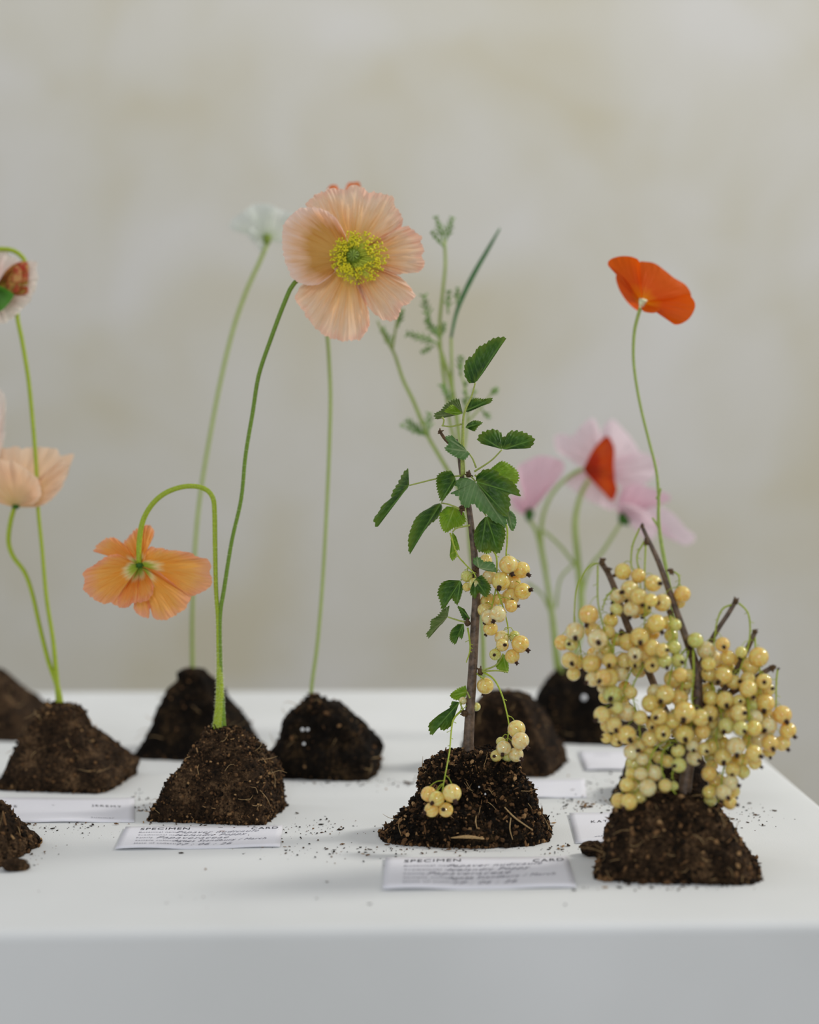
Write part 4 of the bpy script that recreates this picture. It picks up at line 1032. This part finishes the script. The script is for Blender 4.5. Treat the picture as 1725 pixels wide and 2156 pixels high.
leaves = [  # name, base, outline, material, cup, dz, fold
 ((1002,806), [(988,807),(979,791),(978,775),(983,757),(997,747),(1006,732),(1022,724),(1031,717),(1045,711),(1066,711),(1057,725),(1048,740),(1034,761),(1020,782),(1006,801)], 'leaf', 0.004, 0.0, 0.3),
 ((978,866), [(986,852),(992,842),(1003,838),(1018,840),(1036,838),(1033,848),(1015,855),(1000,862),(985,868)], 'leaf', 0.004, -0.002, 0.4),
 ((975,871), [(962,858),(968,849),(966,840),(952,843),(938,852),(929,863),(915,872),(920,883),(934,877),(957,873)], 'leaf_olive', 0.008, -0.003, 0.4),
 ((975,871), [(966,862),(953,852),(944,858),(936,866),(945,870),(960,874)], 'leaf_light', -0.004, -0.006, 0.3),
 ((980,900), [(986,891),(1000,885),(1016,890),(1007,898),(999,908),(989,904)], 'leaf', 0.004, -0.002, 0.3),
 ((984,950), [(975,938),(962,930),(957,926),(952,917),(938,921),(945,934),(937,944),(945,953),(962,963),(978,968),(990,955)], 'leaf_pale', -0.003, -0.010, 0.3),
 ((1058,946), [(1040,938),(1016,935),(1006,923),(1017,910),(1040,904),(1054,910),(1061,921),(1075,908),(1094,908),(1112,914),(1125,924),(1122,937),(1112,944),(1085,945),(1068,947)], 'leaf', 0.006, -0.002, 0.2),
 ((862,1022), [(861,1005),(859,987),(848,998),(839,1016),(827,1035),(822,1050),(806,1063),(797,1079),(787,1093),(795,1110),(804,1088),(823,1065),(843,1044),(857,1030)], 'leaf', 0.010, 0.0, 0.4),
 ((929,1059), [(915,1062),(900,1072),(890,1077),(876,1090),(867,1109),(860,1134),(863,1166),(878,1141),(894,1118),(908,1102),(918,1095),(927,1083),(932,1068)], 'leaf', 0.010, 0.002, 0.4),
 ((957,1067), [(941,1066),(926,1083),(929,1109),(940,1121),(955,1112),(968,1110),(981,1097),(977,1079)], 'leaf_light', 0.002, 0.006, 0.1),
 ((1030,1000), [(1030,990),(1042,980),(1057,971),(1075,979),(1091,995),(1090,1016),(1070,1020),(1045,1012)], 'leaf_light', 0.004, 0.004, 0.1),
 ((1024,1086), [(1010,1100),(999,1120),(1000,1144),(1010,1162),(1030,1157),(1050,1165),(1061,1144),(1064,1116),(1050,1095)], 'leaf', -0.003, -0.004, 0.1),
 ((1015,1100), [(1004,1110),(1000,1125),(1004,1146),(1020,1164),(1036,1160),(1030,1130)], 'leaf_light', -0.003, -0.001, 0.1),
 ((1068,1072), [(1078,1076),(1086,1088),(1087,1104),(1079,1118),(1070,1104),(1066,1085)], 'leaf_pale', 0.002, -0.001, 0.2),
 ((1002,1014), [(985,1006),(969,1007),(956,1018),(966,1030),(950,1038),(966,1046),(971,1060),(985,1070),(996,1060),(1012,1076),(1024,1083),(1040,1098),(1056,1104),(1064,1110),(1068,1090),(1062,1075)], 'leaf_pale', -0.002, -0.010, 0.2),
 ((1002,1014), [(1003,1002),(1012,994),(1022,988),(1045,991),(1052,1000),(1071,1009),(1087,1023),(1095,1044),(1072,1040),(1075,1056),(1072,1074),(1066,1088),(1046,1074),(1028,1050),(1010,1026)], 'leaf', -0.003, -0.014, 0.15),
 ((959,1005), [(950,991),(933,993),(921,1002),(919,1016),(922,1035),(930,1056),(941,1044),(952,1030),(960,1016)], 'leaf', -0.002, -0.012, 0.15),
 ((953,1120), [(949,1137),(951,1156),(947,1169),(953,1180),(961,1172),(962,1159),(968,1156),(961,1130)], 'leaf_light', 0.002, -0.002, 0.4),
 ((970,1222), [(945,1221),(930,1228),(922,1248),(927,1267),(932,1284),(942,1273),(951,1261),(962,1273),(969,1262),(976,1238)], 'leaf', -0.002, -0.003, 0.15),
 ((943,1299), [(947,1275),(934,1282),(921,1297),(908,1306),(906,1323),(898,1334),(904,1343),(916,1326),(932,1313)], 'leaf_olive', 0.003, 0.0, 0.2),
 ((990,1302), [(978,1282),(964,1276),(970,1292),(976,1304),(986,1308),(992,1288)], 'leaf', 0.002, -0.002, 0.2),
 ((977,1313), [(964,1314),(950,1328),(948,1347),(960,1356),(964,1340),(973,1345),(978,1328)], 'leaf', 0.002, -0.003, 0.2),
 ((1008,1196), [(996,1186),(997,1176),(1009,1173),(1019,1182),(1038,1184),(1045,1203),(1030,1203),(1018,1200)], 'leaf_pale', -0.003, -0.012, 0.2),
 ((1001,1219), [(1014,1210),(1026,1224),(1034,1238),(1024,1257),(1008,1248),(1001,1260),(990,1248),(994,1230)], 'leaf', -0.002, -0.011, 0.2),
 ((1060,1376), [(1048,1390),(1045,1405),(1058,1414),(1070,1415),(1071,1397),(1066,1382)], 'leaf_light', 0.002, 0.001, 0.2),
 ((984,1456), [(981,1443),(962,1451),(948,1464),(960,1474),(980,1471)], 'leaf_light', 0.003, 0.003, 0.2),
 ((968,1478), [(952,1476),(946,1491),(933,1499),(919,1509),(903,1526),(909,1548),(924,1533),(933,1538),(950,1528),(955,1505),(963,1488)], 'leaf', 0.002, -0.002, 0.2),
]
for i, (b, ol, mt, cup, dz, fo) in enumerate(leaves):
    sz = max(abs(o_[0]-b[0])+abs(o_[1]-b[1]) for o_ in ol)
    kw = dict(LF); kw['teeth'] = 3.2 if sz < 60 else 5.0; kw['tn'] = 14 if sz < 60 else 24
    fan('leaf', r, b, ol, d, M[mt], cup=cup, base_dz=dz, seed=100+i, fold=fo*0.5, **kw)
for pts in [[(1057,947),(1034,970),(999,993)], [(862,1022),(890,1015),(920,1008),(975,1001)], [(929,1059),(945,1062),(966,1070)], [(957,1067),(968,1072)], [(1002,1014),(992,1003)],
            [(984,950),(995,965),(1003,985)], [(953,1120),(962,1112),(990,1106)], [(970,1222),(980,1215),(998,1205)], [(943,1299),(965,1306),(985,1311)], [(1060,1376),(1045,1400),(1015,1412)], [(1070,1415),(1045,1412),(1015,1414)],
            [(968,1478),(975,1495)], [(984,1456),(990,1470)], [(932,898),(935,885),(931,878)], [(930,896),(950,898),(972,893)], [(1024,1086),(1000,1050),(990,1010)], [(1068,1072),(1040,1040),(1000,1000)]]:
    mb = MB(); pxtube(mb, [(p[0], p[1], -0.003) for p in pts], d, [1.6, 1.8, 2.2], 14, 6); mb.build('leaf_stalk', M['petiole'], r)
strH = [
 [(1040,1080,-.002),(1066,1105,-.006),(1068,1140,-.006),(1066,1172,-.006),(1072,1200,-.004),(1076,1240,-.002)],
 [(1030,1150,-.002),(1045,1170,-.005),(1046,1205,-.007),(1044,1240,-.008),(1038,1268,-.010),(1032,1295,-.009),(1024,1318,-.007)],
 [(1045,1238,-.008),(1054,1262,-.012),(1063,1290,-.012),(1070,1322,-.010),(1070,1350,-.008)],
 [(948,1122,-.004),(962,1165,-.006),(978,1186,-.008),(996,1204,-.010),(1003,1216,-.010)],
 [(1016,1414,-.002),(1040,1430,-.006),(1056,1460,-.008),(1066,1495,-.010),(1072,1530,-.012),(1068,1562,-.012)],
 [(970,1498,-.004),(955,1515,-.010),(950,1545,-.018),(947,1580,-.030),(938,1630,-.044),(931,1668,-.048)],
 [(1000,1415,0),(1012,1424,-.002),(1020,1432,-.004)],
 [(985,1322,-.002),(988,1340,-.004),(990,1368,-.004),(982,1395,-.004)],
]
berH = [(1023,1180,13),(1071,1189,19,1078,1206),(1099,1200,17,1111,1209),(1055,1224,19,1051,1236),(1031,1215,15),(1079,1226,17),(1101,1245,17,1115,1242),(1075,1258,18,1077,1264),
 (1077,1276,13,1090,1276),(1029,1267,17),(1020,1284,14),(1049,1293,17,1040,1306),(1029,1299,15),(1033,1323,15),(1050,1262,12),(1057,1343,15),(1058,1358,13,1062,1357),(1096,1356,18,1110,1368),(1084,1339,11,None,None,1),
 (1043,1378,12,1041,1378,1),(1079,1382,15,1087,1394),(983,1213,12,None,None,1),(1000,1230,13,None,None,1),(983,1236,9),(1022,1444,17),
 (1088,1535,18,1096,1544),(1096,1560,18,1110,1573),(1061,1575,15,1058,1586),(1087,1589,15,1097,1596),(1045,1592,12,1041,1591),(1055,1562,10,None,None,1),(1068,1592,12,None,None,1),
 (903,1672,16),(920,1682,16,911,1688),(952,1670,19,958,1684),(909,1705,15,896,1710),(939,1705,15,934,1702),(1003,1488,9,None,None,1),(975,1475,8)]
currants(r, d, strH, berH, None, 3)

# --- berry-laden branch (mound I)
r, d = root_at('I', 'currant_branch', 'bare forked branch laden with a dense mass of pale yellow berries', 'plant', (1440, 1680))
for pts, rr in [([(1441,1700),(1441,1672),(1448,1620),(1458,1565),(1466,1520),(1469,1470),(1468,1420),(1458,1380),(1442,1335),(1424,1285),(1408,1240),(1392,1195),(1376,1158),(1362,1130),(1352,1106)], [15, 14, 12, 11.5, 11, 10, 7.5, 7, 6.5, 5.5, 4]),
                ([(1455,1590,.01),(1425,1540,.015),(1395,1485,.018),(1375,1435,.018),(1352,1380,.014),(1325,1325,.008),(1312,1290,.006),(1295,1240,.004),(1280,1205,.002),(1266,1184,0)], [9, 8, 8, 8, 7, 6]),
                ([(1470,1470,.004),(1476,1405,.004),(1490,1365,.002),(1512,1325,0),(1534,1292,0),(1549,1266,0)], [8, 7, 6, 5, 5]),
                ([(1470,1500,.006),(1515,1465,.008),(1548,1415,.006),(1572,1370,.002),(1584,1345,0),(1591,1328,0)], [8, 7, 6, 6, 5]),
                ([(1468,1510,.004),(1530,1465,.012),(1585,1432,.004),(1610,1415,0),(1628,1404,0)], [8, 7, 7, 6.5, 5])]:
    mb = MB(); pxtube(mb, pts, d, rr, 60, 12); mb.build('woody_stem', M['bark'], r)
mb = MB()
for i, (x, y, rr) in enumerate([(1352,1107,5),(1362,1142,8),(1268,1184,9),(1282,1200,7),(1294,1212,5),(1414,1203,8),(1411,1290,8),(1310,1332,9),(1325,1330,8),(1452,1358,11),(1456,1375,10),(1549,1266,8),(1590,1330,6),(1628,1405,8),(1503,1345,6),(1478,1488,10),(1520,1458,9),(1640,1408,3)]):
    mb = MB(); knot(mb, x, y, d-.002, rr, 9, 20+i); mb.build('bud', M['bark_tip'], r)
strI = [
 [(1268,1187,0),(1248,1188,-.002),(1228,1210,-.004),(1214,1245,-.004),(1210,1290,-.004),(1210,1322,-.002),(1221,1360,0),(1225,1388,0)],
 [(1259,1190,-.002),(1259,1262,-.006),(1266,1300,-.006),(1275,1332,-.006),(1287,1362,-.006),(1290,1395,-.006),(1280,1440,-.004)],
 [(1290,1243,0),(1276,1260,-.002),(1268,1286,-.004)],
 [(1347,1112,0),(1332,1150,-.002),(1330,1192,-.004),(1342,1214,-.004),(1330,1260,-.002)],
 [(1357,1140,-.002),(1342,1170,-.004),(1346,1205,-.006),(1350,1240,-.006)],
 [(1360,1145,-.002),(1358,1200,-.006),(1358,1260,-.008),(1357,1320,-.008),(1350,1345,-.008)],
 [(1415,1202,0),(1428,1210,-.002),(1431,1225,-.002),(1425,1240,0)],
 [(1411,1295,-.004),(1415,1325,-.008),(1418,1345,-.010),(1400,1360,-.010),(1385,1385,-.008)],
 [(1300,1335,-.004),(1294,1350,-.006),(1293,1380,-.006),(1300,1400,-.006)],
 [(1460,1370,-.008),(1461,1420,-.014),(1457,1470,-.014),(1462,1500,-.012),(1450,1545,-.010)],
 [(1450,1370,-.006),(1441,1410,-.012),(1436,1450,-.014),(1420,1500,-.014),(1400,1540,-.010)],
 [(1446,1365,-.004),(1418,1400,-.010),(1408,1440,-.012),(1395,1480,-.012),(1385,1520,-.008)],
 [(1360,1395,0),(1342,1425,-.006),(1333,1450,-.008),(1337,1490,-.010),(1348,1545,-.010),(1340,1570,-.006)],
 [(1330,1410,0),(1318,1440,-.006),(1312,1470,-.006),(1296,1500,-.006),(1290,1540,-.004)],
 [(1440,1560,-.004),(1400,1562,-.008),(1375,1585,-.012),(1358,1640,-.016),(1330,1680,-.018)],
 [(1430,1560,-.004),(1398,1580,-.010),(1394,1620,-.014),(1404,1648,-.016),(1424,1672,-.018)],
 [(1545,1272,0),(1522,1282,-.002),(1510,1310,-.003),(1505,1345,-.004),(1500,1390,-.006)],
 [(1556,1270,0),(1574,1288,-.002),(1580,1320,-.003),(1576,1360,-.004),(1562,1400,-.004),(1548,1440,-.004)],
 [(1638,1408,0),(1635,1440,-.003),(1634,1492,-.003),(1628,1530,-.003)],
 [(1574,1460,-.010),(1577,1500,-.014),(1579,1550,-.014),(1570,1588,-.012)],
 [(1500,1440,-.004),(1506,1460,-.008),(1510,1480,-.008),(1520,1510,-.008),(1508,1552,-.008),(1520,1610,-.008)],
 [(1530,1590,-.006),(1522,1630,-.010),(1518,1655,-.012),(1512,1690,-.012)],
 [(1440,1570,-.006),(1430,1580,-.014),(1420,1610,-.016),(1415,1640,-.016)],
 [(1590,1340,0),(1592,1370,-.004),(1600,1400,-.004),(1600,1450,-.004)],
]
berI = [(1312,1203,17),(1345,1212,15),(1326,1241,18,1311,1246),(1300,1256,15,1290,1269),(1298,1283,13,1289,1291,1),(1329,1283,16,1326,1298),(1346,1256,17,1352,1274),(1325,1258,13,1319,1264),
 (1240,1294,20,1235,1316),(1286,1307,15),(1211,1330,19,1210,1341),(1184,1353,16),(1203,1356,14,1198,1355,1),(1249,1328,17),(1258,1346,20,1258,1351),(1270,1351,12,None,None,1),(1281,1330,14),(1299,1347,13),(1322,1352,18),(1347,1341,19,1347,1351),
 (1376,1228,17,1387,1228),(1371,1264,14,1365,1287),(1395,1269,18,1384,1268),(1437,1251,17),(1430,1268,13),(1382,1313,19,1393,1330),(1408,1311,15),(1422,1316,13,None,None,1),(1465,1348,16,None,None,1),
 (1200,1390,17,1203,1395),(1215,1394,16),(1208,1419,14),(1246,1397,20),(1248,1430,15,1236,1436),(1271,1426,17,1262,1432),(1284,1426,19,1271,1436),(1270,1448,12),(1284,1390,15,1282,1399),(1294,1400,18),(1277,1367,13),
 (1315,1390,16),(1336,1392,14,1336,1400),(1308,1419,15),(1290,1462,19,1285,1469,1),(1328,1458,14),(1312,1465,16),(1300,1490,13,1289,1485,1),(1268,1505,17,1256,1514),(1290,1509,18),(1320,1500,18),(1279,1528,14),(1293,1526,16,1296,1535),
 (1372,1363,17,1388,1366),(1395,1369,14,1403,1368),(1420,1363,14,None,None,1),(1400,1392,15,1403,1404,1),(1428,1390,14,1434,1393,1),(1337,1378,15,1336,1381),(1358,1375,18),(1373,1400,16,1372,1400),(1343,1407,13,None,None,1),
 (1418,1430,19),(1433,1421,15),(1450,1421,13),(1446,1440,12),(1378,1456,15),(1401,1461,19,1391,1474),(1431,1469,18),(1371,1481,19),(1442,1500,22,1437,1513),(1388,1508,17,1380,1509),(1349,1511,15,1364,1510),(1476,1511,18,1492,1512),(1416,1518,17),(1374,1525,14,1372,1530),
 (1487,1369,19),(1492,1398,15),(1493,1419,16),(1510,1427,16),(1496,1467,14),
 (1522,1357,15,1522,1361),(1533,1385,16),(1561,1373,12,1557,1384,1),(1598,1383,20),(1580,1403,19),(1524,1422,18,1513,1434),(1545,1436,15,1555,1434),(1575,1429,15),(1609,1435,16,1607,1435),(1576,1450,18,1585,1466),
 (1618,1452,13,1624,1449),(1612,1480,19,1607,1494),(1556,1476,13,1557,1475),(1527,1474,18,1528,1483),(1584,1486,12,None,None,1),(1497,1470,16),(1495,1501,17,1493,1511),(1556,1501,17,1565,1500),(1648,1505,19,1653,1517),(1590,1510,16),(1619,1510,15),
 (1660,1538,17,1671,1549),(1619,1528,17,1609,1536),(1648,1565,16,1657,1576),(1622,1565,17,1625,1574),(1620,1582,13,1621,1593),(1600,1557,17),(1530,1528,17,1523,1538,1),(1560,1533,15,1565,1538,1),(1588,1533,16),
 (1588,1586,17,1599,1590),(1590,1606,14,1602,1614),(1550,1571,19,1550,1587),(1523,1594,18,1522,1603),(1558,1602,17),(1543,1621,15,1540,1630),(1565,1625,14,None,None,1),
 (1500,1571,17),(1441,1546,19,1441,1554),(1483,1577,14,1486,1580),(1458,1570,13,1459,1578),(1462,1596,16,1470,1600),(1430,1611,15,1420,1611,1),(1428,1581,14,1422,1569,1),(1480,1540,16),(1464,1552,15),(1494,1629,16),(1506,1647,14),(1539,1648,16,1553,1652),
 (1494,1668,14),(1524,1668,16,1531,1677),(1544,1666,14),(1496,1685,13,None,None,1),(1538,1690,14,1550,1693),
 (1277,1554,11,1268,1551),(1299,1558,14,1303,1561),(1320,1547,19,1325,1555),(1330,1583,16,1341,1579),(1346,1570,15),(1369,1555,17),(1396,1543,17,1395,1545),(1336,1608,18,None,None,1),(1353,1599,13),(1350,1630,14),(1378,1628,17),
 (1388,1595,13),(1406,1603,13),(1320,1653,15),(1343,1657,17),(1364,1659,18),(1303,1686,16),(1325,1688,17,1314,1699),(1346,1680,15),(1401,1654,14),(1419,1655,10,None,None,1),(1368,1585,13),(1330,1630,13)]
fillI = [(1260,1360,20,30,3),(1340,1300,30,25,4),(1390,1350,30,30,5),(1340,1430,20,10,0),(1300,1450,25,50,5),(1420,1490,40,30,7),(1380,1540,50,25,6),(1540,1480,60,60,14),(1600,1530,30,40,6),(1520,1580,40,40,8),(1340,1640,25,30,4),(1510,1660,18,20,2),(1500,1400,15,30,3),(1400,1415,20,15,0),(1440,1460,12,20,2),(1590,1450,20,30,4),(1350,1390,40,25,7),(1250,1385,30,25,4),(1430,1530,30,20,5),(1540,1520,40,30,6),(1330,1250,25,20,3),(1550,1400,20,15,2),(1600,1490,25,20,3)]
currants(r, d, strI, berI, None, 5, fill=fillI)
GROUPS = {'soil_mound': 'soil mounds on the white table', 'specimen_card': 'cards lying in front of the mounds', 'poppy': 'poppies standing in the soil mounds'}
for o in bpy.data.objects:
    k = o.name.split('.')[0]
    if o.parent is None and k in GROUPS: o['group'] = GROUPS[k]
